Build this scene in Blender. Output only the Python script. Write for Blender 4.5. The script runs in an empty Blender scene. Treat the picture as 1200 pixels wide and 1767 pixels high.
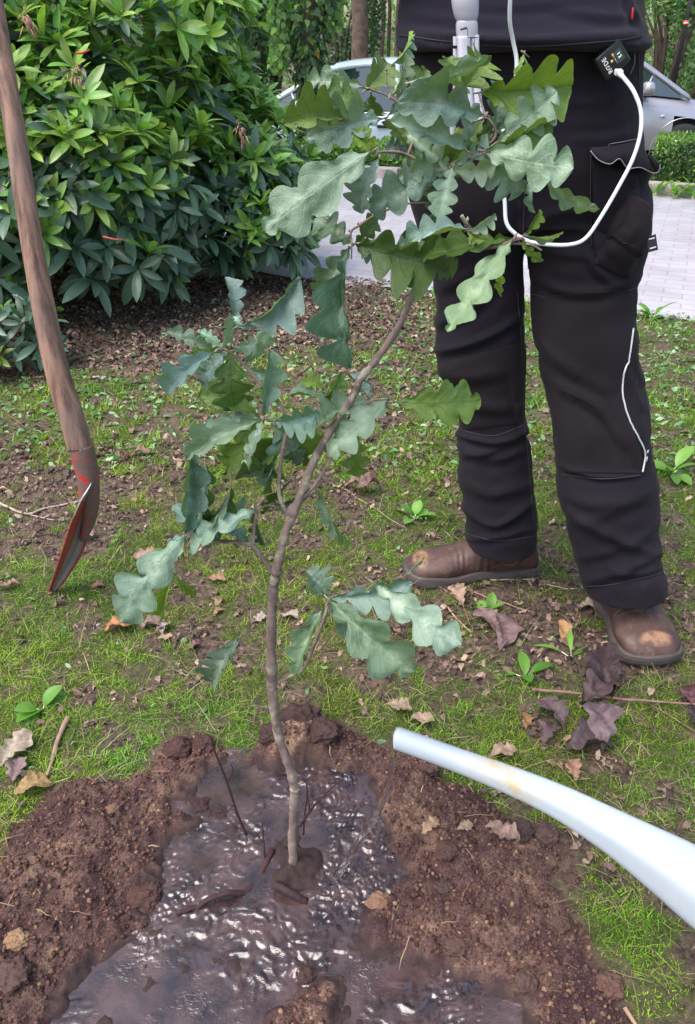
import bpy, bmesh, math, random
import numpy as np
from math import radians as R, sin, cos, pi
from mathutils import Vector, Matrix
from mathutils.bvhtree import BVHTree
random.seed(7); rng = np.random.default_rng(7)
SC = bpy.context.scene; COL = SC.collection
# ---------------------------------------------------------------- camera, sky, sun, exposure
CH, PITCH, F = 1.15, R(32), 1276.0
cam = bpy.data.cameras.new('camera'); co = bpy.data.objects.new('camera', cam); COL.objects.link(co)
co.location = (0, 0, CH); co.rotation_euler = (R(90) - PITCH, 0, 0)
cam.sensor_fit = 'VERTICAL'; cam.sensor_height = 36; cam.sensor_width = 36; cam.lens = F / 1767 * 36
cam.clip_start = 0.02; cam.clip_end = 600; SC.camera = co
W = bpy.data.worlds.new('World'); SC.world = W; W.use_nodes = True
_n = W.node_tree.nodes; _l = W.node_tree.links
sky = _n.new('ShaderNodeTexSky'); sky.sky_type = 'NISHITA'; sky.sun_disc = False
SUN_EL, SUN_ROT = R(62), R(-125)
sky.sun_elevation = SUN_EL; sky.sun_rotation = SUN_ROT; sky.air_density = 1.3; sky.dust_density = 3.5; sky.ozone_density = 1.0
_l.new(sky.outputs[0], _n['Background'].inputs[0]); _n['Background'].inputs[1].default_value = 0.15
sl = bpy.data.lights.new('sun', 'SUN'); so = bpy.data.objects.new('sun', sl); COL.objects.link(so)
sl.energy = 1.5; sl.angle = R(50); sl.color = (1, .97, .95)
_d = Vector((sin(SUN_ROT) * cos(SUN_EL), cos(SUN_ROT) * cos(SUN_EL), sin(SUN_EL)))
so.rotation_euler = _d.to_track_quat('Z', 'Y').to_euler()
SC.view_settings.view_transform = 'Standard'; SC.view_settings.look = 'None'; SC.view_settings.gamma = 1
SC.view_settings.exposure = 1.05
# ---------------------------------------------------------------- from photo measurements to points in the place
CP, SP = cos(PITCH), sin(PITCH)
def ray(px, py):
    a = (px - 600) / F; b = -(py - 883.5) / F
    return Vector((a, CP + b * SP, -SP + b * CP))
def P(px, py, d):
    r = ray(px, py); return Vector((0, 0, CH)) + r * (d / r.y)
def G(px, py, z=0.0):
    r = ray(px, py); return Vector((0, 0, CH)) + r * ((z - CH) / r.z)
def wpx(n, p):                       # metres spanned by n photo pixels at point p
    return n / F * (p.y * CP + (CH - p.z) * SP)
def proj(V):                         # numpy points -> photo pixels
    dz = V[:, 2] - CH; dep = V[:, 1] * CP - dz * SP
    return 600 + V[:, 0] / dep * F, 883.5 - (V[:, 1] * SP + dz * CP) / dep * F
# ---------------------------------------------------------------- noise
def _hash(ix, iy, iz, seed):
    h = (ix.astype(np.int64) * 374761393 + iy.astype(np.int64) * 668265263 + iz.astype(np.int64) * 2147483647 + seed * 974711) & 0xffffffff
    h = ((h ^ (h >> 13)) * 1274126177) & 0xffffffff
    return ((h ^ (h >> 16)) & 0xffff) / 65535.0
def vn(x, y, z=None, seed=0):
    x = np.asarray(x, float); y = np.asarray(y, float)
    z = np.zeros_like(x) if z is None else z
    x0 = np.floor(x); y0 = np.floor(y); z0 = np.floor(z)
    fx = x - x0; fy = y - y0; fz = z - z0
    fx = fx*fx*(3-2*fx); fy = fy*fy*(3-2*fy); fz = fz*fz*(3-2*fz)
    r = 0
    for a in (0, 1):
        for b in (0, 1):
            for c in ((0, 1) if np.any(z) else (0,)):
                w = (fx if a else 1-fx) * (fy if b else 1-fy) * ((fz if c else 1-fz))
                r = r + w * _hash(x0+a, y0+b, z0+c, seed)
    return r * 2 - 1
def fbm(x, y, z=None, seed=0, o=3):
    r = 0; a = 1; t = 0
    for i in range(o):
        r = r + a * vn(x * 2**i, y * 2**i, None if z is None else z * 2**i, seed + i); t += a; a *= .5
    return r / t
def sstep(a, b, x):
    t = np.clip((x - a) / (b - a), 0, 1); return t * t * (3 - 2 * t)
def sdpoly(x, y, poly):              # signed distance, positive inside
    d = np.full(x.shape, 1e9); ins = np.zeros(x.shape, bool); n = len(poly)
    for i in range(n):
        ax, ay = poly[i]; bx, by = poly[(i + 1) % n]
        ex, ey = bx - ax, by - ay; wx, wy = x - ax, y - ay
        t = np.clip((wx * ex + wy * ey) / (ex * ex + ey * ey + 1e-12), 0, 1)
        d = np.minimum(d, np.hypot(wx - ex * t, wy - ey * t))
        c = ((ay > y) != (by > y)) & (x < (bx - ax) * (y - ay) / (by - ay + 1e-12) + ax)
        ins ^= c
    return np.where(ins, d, -d)
# ---------------------------------------------------------------- object helpers
def tag(o, label=None, cat=None, group=None, kind=None):
    if label: o['label'] = label
    if cat: o['category'] = cat
    if group: o['group'] = group
    if kind: o['kind'] = kind
    return o
def empty(name, loc=(0, 0, 0), label=None, cat=None, group=None):
    o = bpy.data.objects.new(name, None); COL.objects.link(o); o.location = loc; o.empty_display_size = .1
    return tag(o, label, cat, group)
def put(name, me, mat=None, parent=None, smooth=True):
    if mat is not None:
        for m in (mat if isinstance(mat, (list, tuple)) else [mat]): me.materials.append(m)
    if smooth: me.polygons.foreach_set('use_smooth', [True] * len(me.polygons))
    o = bpy.data.objects.new(name, me); COL.objects.link(o)
    if parent is not None:
        o.parent = parent; o.matrix_parent_inverse = Matrix.Translation(-parent.location) if parent.type == 'EMPTY' else Matrix()
    return o
def npmesh(name, V, Fc, col=None, uv=None, colname='col'):
    """V (n,3); Fc (m,k) all faces with k corners, or a list of such arrays"""
    V = np.asarray(V, np.float32); Fs = Fc if isinstance(Fc, list) else [Fc]
    if np.isscalar(Fs[0][0]): Fs = [Fs]
    Fs = [np.asarray(f, np.int32) for f in Fs if len(f)]
    me = bpy.data.meshes.new(name)
    nl = sum(f.size for f in Fs); nf = sum(len(f) for f in Fs)
    me.vertices.add(len(V)); me.vertices.foreach_set('co', V.ravel())
    me.loops.add(nl); me.polygons.add(nf)
    li = np.concatenate([f.ravel() for f in Fs])
    tot = np.concatenate([np.full(len(f), f.shape[1], np.int32) for f in Fs])
    me.loops.foreach_set('vertex_index', li)
    me.polygons.foreach_set('loop_start', np.concatenate([[0], np.cumsum(tot)[:-1]]).astype(np.int32))
    me.update(calc_edges=True)
    if col is not None:
        a = me.color_attributes.new(colname, 'FLOAT_COLOR', 'POINT')
        c = np.ones((len(V), 4), np.float32); c[:, :col.shape[1]] = col; a.data.foreach_set('color', c.ravel())
    if uv is not None:
        u = me.uv_layers.new(name='UVMap'); u.data.foreach_set('uv', np.asarray(uv, np.float32)[li].ravel())
    me.validate(); return me
def scatter(name, T, Fc, M, pos, col, mat, parent=None, uv=None, smooth=True):
    """copies of template verts T (k,3) with matrices M (n,3,3) at pos, in ONE mesh"""
    n, k = len(pos), len(T); Fc = [Fc] if np.isscalar(Fc[0][0]) else Fc
    V = (np.einsum('nij,kj->nki', M, T) + pos[:, None, :]).reshape(-1, 3)
    Fs = Fc
    out = [(np.asarray(f)[None] + (np.arange(n) * k)[:, None, None]).reshape(-1, np.asarray(f).shape[1]) for f in Fs]
    c = np.repeat(col, k, axis=0)
    u = None if uv is None else np.tile(uv, (n, 1))
    return put(name, npmesh(name, V, out, c, u), mat, parent, smooth)
def frames(d, n):                    # matrices with columns (side, d, normal) from unit-ish arrays
    d = d / np.linalg.norm(d, axis=1, keepdims=True)
    s = np.cross(d, n); s /= np.linalg.norm(s, axis=1, keepdims=True) + 1e-9
    m = np.cross(s, d); return np.stack([s, d, m], axis=2)
def tube(pts, rad, seg=8, cap=True, jit=0):
    """verts, quads, of a tube along pts"""
    pts = [Vector(p) for p in pts]; n = len(pts)
    if not hasattr(rad, '__len__'): rad = [rad] * n
    V = []; Q = []; up = None
    for i, p in enumerate(pts):
        t = (pts[min(i+1, n-1)] - pts[max(i-1, 0)]).normalized()
        if up is None: up = t.orthogonal().normalized()
        up = (up - t * up.dot(t)).normalized(); s = t.cross(up)
        for k in range(seg):
            a = 2 * pi * k / seg; r = rad[i] * (1 + (random.uniform(-jit, jit) if jit else 0))
            V.append(tuple(p + (up * cos(a) + s * sin(a)) * r))
    for i in range(n - 1):
        for k in range(seg):
            a = i * seg + k; b = i * seg + (k + 1) % seg
            Q.append((a, b, b + seg, a + seg))
    T = []
    if cap:
        for (i, c) in ((0, 0), (n - 1, 1)):
            V.append(tuple(pts[i])); j = len(V) - 1
            for k in range(seg):
                a = i * seg + k; b = i * seg + (k + 1) % seg
                T.append((b, a, j) if c == 0 else (a, b, j))
    return V, Q, T
class MB:                            # collects pieces of ONE part
    def __init__(s): s.V = []; s.F = []; s.C = []
    def add(s, V, Fc, col=None):
        o = len(s.V); s.V += [tuple(v) for v in V]; s.F += [tuple(i + o for i in f) for f in Fc]
        s.C += [col or (1, 1, 1)] * len(V); return s
    def tube(s, pts, rad, seg=8, cap=True, jit=0, col=None):
        V, Q, T = tube(pts, rad, seg, cap, jit); return s.add(V, Q + T, col)
    def box(s, c, size, rot=None, col=None):
        m = (rot or Matrix.Identity(3)); c = Vector(c); V = []
        for x in (-.5, .5):
            for y in (-.5, .5):
                for z in (-.5, .5): V.append(c + m @ Vector((x*size[0], y*size[1], z*size[2])))
        return s.add(V, [(0,1,3,2),(4,6,7,5),(0,4,5,1),(2,3,7,6),(0,2,6,4),(1,5,7,3)], col)
    def build(s, name, mat, parent=None, smooth=True, bevel=0, sub=0):
        used = sorted({i for f in s.F for i in f})
        if len(used) < len(s.V):
            re = {i: j for j, i in enumerate(used)}; s.V = [s.V[i] for i in used]; s.C = [s.C[i] for i in used]; s.F = [tuple(re[i] for i in f) for f in s.F]
        me = bpy.data.meshes.new(name); me.from_pydata(s.V, [], s.F); me.update()
        a = me.color_attributes.new('col', 'FLOAT_COLOR', 'POINT')
        a.data.foreach_set('color', np.hstack([np.array(s.C, np.float32), np.ones((len(s.C), 1), np.float32)]).ravel())
        o = put(name, me, mat, parent, smooth)
        if bevel:
            b = o.modifiers.new('b', 'BEVEL'); b.width = bevel; b.segments = 3; b.limit_method = 'ANGLE'
        if sub:
            b = o.modifiers.new('s', 'SUBSURF'); b.levels = b.render_levels = sub
        return o
def spline(pts, n):                  # Catmull-Rom through tuples of any length
    A = np.array([list(p) for p in pts], float); m = len(A); out = []
    for t in np.linspace(0, m - 1, n):
        i = min(int(t), m - 2); u = t - i
        p0, p1, p2, p3 = A[max(i-1, 0)], A[i], A[i+1], A[min(i+2, m-1)]
        out.append(.5 * ((2*p1) + (-p0+p2)*u + (2*p0-5*p1+4*p2-p3)*u*u + (-p0+3*p1-3*p2+p3)*u**3))
    return np.array(out)
# ---------------------------------------------------------------- materials
class NT:
    def __init__(s, name):
        s.m = bpy.data.materials.new(name); s.m.use_nodes = True
        s.n = s.m.node_tree.nodes; s.l = s.m.node_tree.links; s.b = s.n['Principled BSDF']; s.out = s.n['Material Output']
    def new(s, t, **k):
        n = s.n.new(t)
        for a, b in k.items(): setattr(n, a, b)
        return n
    def put(s, node, i, v):
        if isinstance(v, bpy.types.NodeSocket): s.l.new(v, node.inputs[i])
        elif v is not None:
            try: node.inputs[i].default_value = v
            except Exception: node.inputs[i].default_value = tuple(v) + (1,)
    def coord(s, which='Object'): return s.new('ShaderNodeTexCoord').outputs[which]
    def attr(s, name='col'): return s.new('ShaderNodeAttribute', attribute_name=name).outputs['Color']
    def noise(s, scale, detail=4, rough=.55, vec=None, dist=0):
        n = s.new('ShaderNodeTexNoise'); s.put(n, 'Vector', vec or s.coord()); s.put(n, 'Scale', scale)
        s.put(n, 'Detail', detail); s.put(n, 'Roughness', rough); s.put(n, 'Distortion', dist); return n.outputs['Fac']
    def voro(s, scale, feature='F1', vec=None, out='Distance'):
        n = s.new('ShaderNodeTexVoronoi', feature=feature); s.put(n, 'Vector', vec or s.coord()); s.put(n, 'Scale', scale); return n.outputs[out]
    def ramp(s, f, stops):
        n = s.new('ShaderNodeValToRGB'); e = n.color_ramp.elements
        while len(e) < len(stops): e.new(.5)
        for q, (p, c) in zip(e, stops):
            q.position = p; q.color = (tuple(c) + (1,)) if hasattr(c, '__len__') else (c, c, c, 1)
        s.l.new(f, n.inputs[0]); return n.outputs[0]
    def mix(s, f, a, b, mode='MIX'):
        n = s.new('ShaderNodeMix', data_type='RGBA', blend_type=mode)
        s.put(n, 0, f); s.put(n, 6, a); s.put(n, 7, b); return n.outputs[2]
    def math(s, op, a, b=None, c=None):
        n = s.new('ShaderNodeMath', operation=op); s.put(n, 0, a)
        if b is not None: s.put(n, 1, b)
        if c is not None: s.put(n, 2, c)
        return n.outputs[0]
    def bump(s, h, st, dist=.01, nrm=None):
        n = s.new('ShaderNodeBump'); s.put(n, 'Height', h); s.put(n, 'Strength', st); s.put(n, 'Distance', dist)
        if nrm is not None: s.put(n, 'Normal', nrm)
        return n.outputs[0]
    def map(s, scale=(1,1,1), rot=(0,0,0), vec=None):
        n = s.new('ShaderNodeMapping'); s.put(n, 0, vec or s.coord()); n.inputs['Scale'].default_value = scale; n.inputs['Rotation'].default_value = rot
        return n.outputs[0]
    def set(s, **k):
        names = dict(col='Base Color', rough='Roughness', metal='Metallic', spec='Specular IOR Level', nrm='Normal', coat='Coat Weight', croug='Coat Roughness',
                     trans='Transmission Weight', ior='IOR', sheen='Sheen Weight', alpha='Alpha', sss='Subsurface Weight', emc='Emission Color', ems='Emission Strength')
        for a, v in k.items(): s.put(s.b, names[a], v)
        return s.m
    def translucent(s, col, w):      # mix in a translucent lobe, for leaves
        t = s.new('ShaderNodeBsdfTranslucent'); s.put(t, 'Color', col)
        mx = s.new('ShaderNodeMixShader'); s.put(mx, 0, w); s.l.new(s.b.outputs[0], mx.inputs[1]); s.l.new(t.outputs[0], mx.inputs[2])
        s.l.new(mx.outputs[0], s.out.inputs['Surface']); return s.m
def plain(name, col, rough=.5, var=.15, scale=30, bump=.0, bscale=200, **k):
    t = NT(name); f = t.noise(scale, 5); c = t.mix(t.ramp(f, [(.3, 0), (.7, 1)]), [x*(1-var) for x in col], [min(1, x*(1+var)) for x in col])
    t.set(col=c, rough=rough, **k)
    if bump: t.set(nrm=t.bump(t.noise(bscale, 4), bump, .002))
    return t.m
def leafmat(name, rough=.35, trans=.3, bump=.15, spec=.5):
    t = NT(name); c = t.attr(); c2 = t.mix(t.ramp(t.noise(60, 3), [(.3, 0), (.75, 1)]), c, t.mix(.5, c, (.75, .8, .6), 'MULTIPLY'))
    t.set(col=c2, rough=rough, spec=spec, nrm=t.bump(t.noise(120, 3), bump, .002))
    return t.translucent(t.mix(1, c2, (1.5, 1.6, .7), 'MULTIPLY'), trans)
# ---------------------------------------------------------------- the ground
def gp(pts, z=0.0): return [tuple(G(x, y, z))[:2] for x, y in pts]
WET = gp([(385,1315),(470,1335),(545,1318),(632,1338),(645,1400),(676,1470),(690,1515),(640,1545),(612,1612),(640,1655),(720,1668),(800,1690),(880,1722),(915,1775),(930,1900),
          (600,1900),(585,1745),(600,1690),(520,1700),(455,1755),(445,1900),(60,1900),(100,1767),(125,1700),(185,1645),(262,1605),(236,1560),(285,1500),(296,1452),(345,1420),(310,1385),(345,1345)], -.005)
SOIL = gp([(-400,1700),(-60,1520),(20,1440),(80,1360),(150,1335),(270,1325),(290,1280),(350,1265),(430,1290),(465,1240),(560,1235),(610,1258),(680,1290),(770,1335),(850,1385),(890,1420),(960,1440),
           (990,1480),(940,1525),(990,1590),(1030,1650),(1060,1720),(1100,1800),(1150,2300),(-600,2300)], .01)
EDGE = lambda x, y: (y - (4.36 - .41 * x)) * .925          # >0 beyond the front edge of the pavement
KERB = lambda x, y: (y - (8.62 - .41 * x)) * .925
STEM = G(507, 1497, -.01)
def gheight(x, y):
    h = .012 * fbm(x*2.2, y*2.2, seed=3) + .008 * fbm(x*9, y*9, seed=5) + .004 * fbm(x*30, y*30, seed=6)
    far = sstep(3.6, 4.4, EDGE(x, y) + 4.0)
    h = h + .010 * np.maximum(fbm(x*17, y*17, seed=43), 0) 
    h = h * (1 - sstep(-.25, -.02, EDGE(x, y)))
    # the ground falls away gently towards the parking places
    h = h - (.20 + .2 * sstep(2.2, .8, x)) * sstep(.9, 2.6, KERB(x, y))
    near = y < 2.2
    if np.any(near):
        xs, ys = x[near], y[near]; wob = .025 * fbm(xs*14, ys*14, seed=9) + .008 * fbm(xs*60, ys*60, seed=10)
        ds = sdpoly(xs, ys, SOIL) + wob; dw = sdpoly(xs, ys, WET) + .018 * fbm(xs*22, ys*22, seed=12) + .006 * fbm(xs*80, ys*80, seed=13)
        ms = sstep(-.01, .05, ds)
        cl = fbm(xs*45, ys*45, seed=14, o=3)
        lump = .009 * fbm(xs*9, ys*9, seed=20) + .009 * np.maximum(fbm(xs*24, ys*24, seed=21), -.2) + .0075 * cl + .0062 * fbm(xs*110, ys*110, seed=22, o=2) + .002 * vn(xs*260, ys*260, seed=25)
        g = ms * ((.006 + .018 * sstep(.0, -.12, dw)) + lump * 1.15)
        # clod rim behind the stem
        cx, cy = G(520, 1275, .03)[:2]
        g = g + .04 * np.exp(-(((xs-cx)/.075)**2 + ((ys-cy)/.04)**2)) * (1 + .5*cl)
        g = np.where(ms > 0, g, 0)
        mw = sstep(-.030, .030, dw)
        bed = -.014 + .016 * fbm(xs*20, ys*20, seed=30) + .008 * fbm(xs*60, ys*60, seed=31) + .003 * fbm(xs*150, ys*150, seed=32)
        # a lump of earth holds the root ball
        r = np.hypot(xs-STEM.x, (ys-STEM.y)*1.0); bed = bed + .03 * np.exp(-(r/.035)**2) * (1 + .8*cl)
        g = g * (1 - mw) + bed * mw + mw * (1-mw) * 4 * (.004 * cl + .003 * fbm(xs*120, ys*120, seed=33))
        h = h.copy(); h[near] = h[near] * (1 - mw) * (1-.5*ms) + g
    return h
def hz(x, y): return float(gheight(np.array([float(x)]), np.array([float(y)]))[0])
def grow(a, b, s0, k):
    out = []; p = a; s = s0; sgn = 1 if b > a else -1
    while (p < b) if sgn > 0 else (p > b):
        s *= k; p += sgn * s; out.append(p)
    return out
xs_ = np.arange(-.72, .80, .0036); ys_ = list(np.arange(.30, 1.12, .0036)) + list(np.arange(1.125, 2.3, .009))
gx = np.array(sorted(grow(-.72, -200, .0036, 1.055)) + list(xs_) + grow(xs_[-1], 200, .0036, 1.055))
gy = np.array(sorted(grow(.30, -200, .004, 1.11)) + ys_ + grow(ys_[-1], 300, .009, 1.035))
XX, YY = np.meshgrid(gx, gy); xx, yy = XX.ravel(), YY.ravel()
HH = gheight(xx, yy)
def grid_faces(nx, ny):
    i = np.arange(nx-1)[None] + np.arange(ny-1)[:, None] * nx; i = i.ravel()
    return np.stack([i, i+1, i+1+nx, i+nx], 1)
def masks(x, y):
    """soil, wet, grass amount, litter amount on the ground"""
    soil = np.zeros(x.shape); wet = np.zeros(x.shape); near = y < 2.2
    xs, ys = x[near], y[near]
    soil[near] = sstep(-.02, .02, sdpoly(xs, ys, SOIL) + .03 * fbm(xs*14, ys*14, seed=9) + .008 * fbm(xs*60, ys*60, seed=10))
    wet[near] = sstep(-.026, .004, sdpoly(xs, ys, WET) + .018 * fbm(xs*22, ys*22, seed=12) + .014 * fbm(xs*60, ys*60, seed=13))
    px, py = proj(np.stack([x, y, x*0], 1)); vis = (y > .2)
    # bare, littered earth under the shrub and on the left, grass elsewhere
    n = fbm(x*3.2, y*3.2, seed=40) ; n2 = fbm(x*11, y*11, seed=41)
    bush = sstep(0, .45, 2.95 + .28*(x+1.6) - .0*y - y + .18*n) # 1 near, 0 towards the shrub
    n3 = fbm(x*27, y*27, seed=42)
    g = .66 + .45*n + .70*n2 + 1.05*n3
    g = g * (1-.85*(1-bush)*sstep(.9, -.2, x))
    leftbare = np.exp(-(((x+.95)/.42)**2 + ((y-2.15)/.33)**2)) ; g -= .55*leftbare
    right = np.exp(-(((x-.45)/.36)**2 + ((y-1.32)/.17)**2)); g -= .55*right
    lit = (1-bush)*sstep(1.3, .0, x)*1.0 + .8*right + .6*np.exp(-(((x-.25)/.5)**2+((y-2.6)/.7)**2)) + .3*leftbare
    rs = np.exp(-(((x-.66)/.22)**2 + ((y-.60)/.17)**2)); g -= 1.0*rs     # trodden dark soil, near right
    g = np.clip(g, 0, 1) * (1-soil)
    return soil, wet, g, np.clip(lit, 0, 1) * (1-soil), rs
S_, W_, G_, L_, RS_ = masks(xx, yy)
far = (EDGE(xx, yy) > 0)
t = NT('earth')
a1 = t.new('ShaderNodeSeparateColor'); t.l.new(t.attr(), a1.inputs[0]); soilm, wetm, grassm = a1.outputs[0], a1.outputs[1], a1.outputs[2]
n_big = t.noise(7, 4); n_mid = t.noise(38, 5, .65); n_fine = t.noise(330, 3, .7)
dug = t.ramp(t.math('ADD', t.math('MULTIPLY', n_big, .55), t.math('MULTIPLY', n_mid, .45)), [(.42, (.078,.044,.048)), (.49, (.125,.073,.068)), (.56, (.195,.122,.098)), (.64, (.36,.24,.16))])
dug = t.mix(t.ramp(n_fine, [(.35, 0), (.65, 1)]), t.mix(1, dug, (.5,.48,.48), 'MULTIPLY'), t.mix(1, dug, (1.35,1.32,1.3), 'MULTIPLY'))
lawn = t.mix(t.ramp(n_mid, [(.35, 0), (.65, 1)]), (.045,.030,.029), (.13,.090,.075))
lawn = t.mix(t.ramp(t.noise(90, 5, .7), [(.4, 0), (.62, 1)]), lawn, (.22,.16,.115))
lawn = t.mix(t.math('MULTIPLY', grassm, t.ramp(t.noise(160, 4), [(.3, .55), (.6, 1)])), lawn, t.mix(n_mid, (.035,.055,.015), (.085,.12,.03)))
c = t.mix(soilm, lawn, dug); c = t.mix(wetm, c, t.mix(t.ramp(n_mid, [(.3, 0), (.7, 1)]), (.042,.027,.028), (.085,.053,.048)))
rg = t.math('SUBTRACT', .92, t.math('MULTIPLY', wetm, .34))
h1 = t.math('ADD', t.math('MULTIPLY', n_fine, .5), t.noise(700, 2))
t.set(col=c, rough=rg, spec=t.math('ADD', .12, t.math('MULTIPLY', wetm, .12)), nrm=t.bump(h1, .9, .0045))
EARTH = t.m
g_ = put('ground', npmesh('ground', np.stack([xx, yy, HH], 1), grid_faces(len(gx), len(gy)), np.stack([S_, W_, G_], 1)), EARTH)
tag(g_, kind='structure')
# standing muddy water: a rippled sheet lying in the hollow
wx = np.arange(-.62, .50, .0022); wy = np.arange(.28, .98, .0022)
XX, YY = np.meshgrid(wx, wy); x, y = XX.ravel(), YY.ravel()
dx = x + .02*fbm(x*14, y*14, seed=50) + .007*fbm(x*40, y*40, seed=51); dy = y + .02*fbm(x*14, y*14, seed=52) + .007*fbm(x*40, y*40, seed=53)
rid = 1 - np.abs(fbm(dx*58, dy*66, seed=54, o=2))*2.2
rid2 = 1 - np.abs(fbm(dx*120, dy*120, seed=56, o=2))*2.2
act = .30 + .9*sstep(.35, -.05, np.hypot((x-.0)*1.0, (y-.72)) - .1) 
zz = -.006 + (.0017*rid*sstep(-.2,.35,fbm(x*10, y*10, seed=59)) + .0018*rid2*sstep(-.05,.4,fbm(x*13, y*13, seed=58)))*(.5+act) + .0022*fbm(x*9, y*9, seed=57)
keep = sdpoly(x, y, WET) > -.05
nx = len(wx); f = grid_faces(nx, len(wy)); f = f[keep[f].all(1)]
used = np.unique(f); re = np.full(len(x), -1); re[used] = np.arange(len(used))
t = NT('muddy water'); t.set(col=t.mix(t.ramp(t.noise(18, 5, .6), [(.35, 0), (.65, 1)]), (.022,.013,.015), (.085,.050,.047)), rough=t.ramp(t.noise(30, 3), [(.45, .03), (.7, .14)]), spec=1.0, ior=1.48,
   nrm=t.bump(t.noise(95, 3, .55, dist=1.6), t.ramp(t.noise(14, 3), [(.42, .04), (.62, .42)]), .004))
tag(put('muddy_water', npmesh('muddy_water', np.stack([x, y, zz], 1)[used], re[f]), t.m), kind='structure')
# pavement of clay pavers, its kerb
def road_pt(u, v, z=0.0):            # u along the road, v across from the lawn edge
    d = Vector((.925, -.38, 0)).normalized(); n = Vector((.38, .925, 0)).normalized()
    return Vector((0, 4.36, z)) + d * u + n * v
m = MB(); us = np.arange(-16, 16.1, .1)
nV = []; 
for i, u in enumerate(us):
    w = .05*float(vn(np.array([u*3.]), np.array([0.]))[0]) + .02*float(vn(np.array([u*13.]), np.array([3.]))[0])
    nV += [road_pt(u, w, .006), road_pt(u, 3.9, .006)]
m.add(nV, [(2*i, 2*i+2, 2*i+3, 2*i+1) for i in range(len(us)-1)])
t = NT('pavers'); vec = t.map((1,1,1), (0,0,R(-22+45)))
bt = t.new('ShaderNodeTexBrick'); t.put(bt, 'Vector', vec); t.put(bt, 'Scale', 1); t.put(bt, 'Brick Width', .2); t.put(bt, 'Row Height', .1); t.put(bt, 'Mortar Size', .006); t.put(bt, 'Mortar Smooth', .4)
t.put(bt, 'Color1', (.40,.38,.415,1)); t.put(bt, 'Color2', (.46,.435,.475,1)); t.put(bt, 'Mortar', (.33,.31,.34,1)); t.put(bt, 'Bias', -.1)
c = t.mix(t.ramp(t.noise(3, 5), [(.35, 0), (.7, 1)]), bt.outputs['Color'], t.mix(1, bt.outputs['Color'], (.82,.78,.76), 'MULTIPLY'))
c = t.mix(t.ramp(t.noise(26, 5, .7, vec=t.map((.35,1.6,1), (0,0,R(20)))), [(.66, 0), (.74, 1)]), c, (.30,.17,.13))
t.set(col=c, rough=.75, nrm=t.bump(bt.outputs['Fac'], -.4, .004))
tag(m.build('pavement', t.m, smooth=False), kind='structure')
m = MB(); stone = plain('kerb stone', (.36,.31,.29), .85, .3, 14, .5, 120)
u = -13.0
while u < 13:
    L = .98; a, b = road_pt(u, 3.9), road_pt(u + L, 3.9)
    mid = (a + b) / 2 + Vector((.0, .06, .04)); m.box(mid, (L, .13, .14), Matrix.Rotation(math.atan2(-.38, .925), 3, 'Z')); u += 1.0
kb = m.build('kerb', stone, smooth=False, bevel=.012); tag(kb, kind='structure')
# ---------------------------------------------------------------- grass, moss, weeds, litter
def frustum(n, y0, y1, pw=1.0, mx=.12):
    y = y0 + (y1 - y0) * rng.random(n)**pw; dep = y*CP + CH*SP; half = 600/F*dep + mx
    x = (rng.random(n)*2 - 1) * half * 1.04; return x, y
def on_ground(x, y): return np.stack([x, y, gheight(x, y)], 1)
def blades(name, n, y0, y1, hmin, hmax, w, thr, pal, mat, pw, lean=1.0, edge=True):
    x, y = frustum(n, y0, y1, pw)
    s, wt, g, l, rs = masks(x, y)
    clump = fbm(x*26, y*26, seed=60)
    k = (rng.random(n) < np.clip((g - thr)*1.7 + .35*clump, 0.0, 1)) & (s < .35) & (EDGE(x, y) < .02)
    x, y = x[k], y[k]; n = len(x); pos = on_ground(x, y); pos[:, 2] -= .002
    h = hmin + (hmax-hmin)*rng.random(n)**1.7 * (1 + 1.5*np.maximum(clump[k], 0)) * (1 + .9*np.maximum(fbm(x*7, y*7, seed=63), 0))
    az = rng.random(n)*2*pi; ln = lean*(.3 + 1.1*rng.random(n))
    d = np.stack([cos_(az)*ln, sin_(az)*ln, np.ones(n)], 1); d /= np.linalg.norm(d, axis=1, keepdims=True)
    side = np.stack([-sin_(az), cos_(az), np.zeros(n)], 1); nrm = np.cross(side, d)
    M = np.stack([side*w*(.6+.8*rng.random(n))[:, None], d*h[:, None], nrm*h[:, None]], 2)
    T = np.array([(-.5,0,0),(.5,0,0),(-.42,.45,.05),(.42,.45,.05),(-.25,.8,.16),(.25,.8,.16),(0,1,.32)])
    pal = np.array(pal); tone = fbm(x*13, y*13, seed=61)[:, None]; c = pal[rng.integers(0, len(pal), n)] * (.7 + .5*rng.random((n, 1))) * (1 + .55*tone) * np.array([1.,1.,1.]) * (1 + np.array([.35,.0,-.2])*fbm(x*5, y*5, seed=62)[:, None])
    dry = (rng.random(n) < .25*(1-g[k]) + .05); c[dry] = np.array([(.42,.34,.17)])*(.6+.6*rng.random((dry.sum(), 1)))
    o = scatter(name, T, [[(0,1,3,2),(2,3,5,4)], [(4,5,6)]], M, pos, c, mat)
    return tag(o, kind='stuff')
cos_, sin_ = np.cos, np.sin
GRASS = leafmat('grass blade', .6, .3, 0, .25)
gpal = [(.13,.26,.02),(.20,.36,.035),(.09,.19,.015),(.28,.43,.06),(.16,.30,.025)]
o = blades('grass', 120000, .55, 2.4, .007, .028, .0013, .30, gpal, GRASS, 1.0, 1.4)
tag(o, 'short green lawn grass around the dug soil', 'grass')
o = blades('grass', 120000, 2.0, 4.5, .010, .038, .0028, .32, gpal, GRASS, .9, 1.2)
tag(o, 'thin green grass between the fallen leaves up to the pavement', 'grass')
o = blades('moss', 330000, .5, 2.6, .003, .0090, .0016, .22, [(.21,.36,.015),(.31,.46,.035),(.13,.24,.012)], GRASS, 1.0, .8)
tag(o, 'low bright green moss cushions in the lawn near the dug soil', 'moss')
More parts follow.
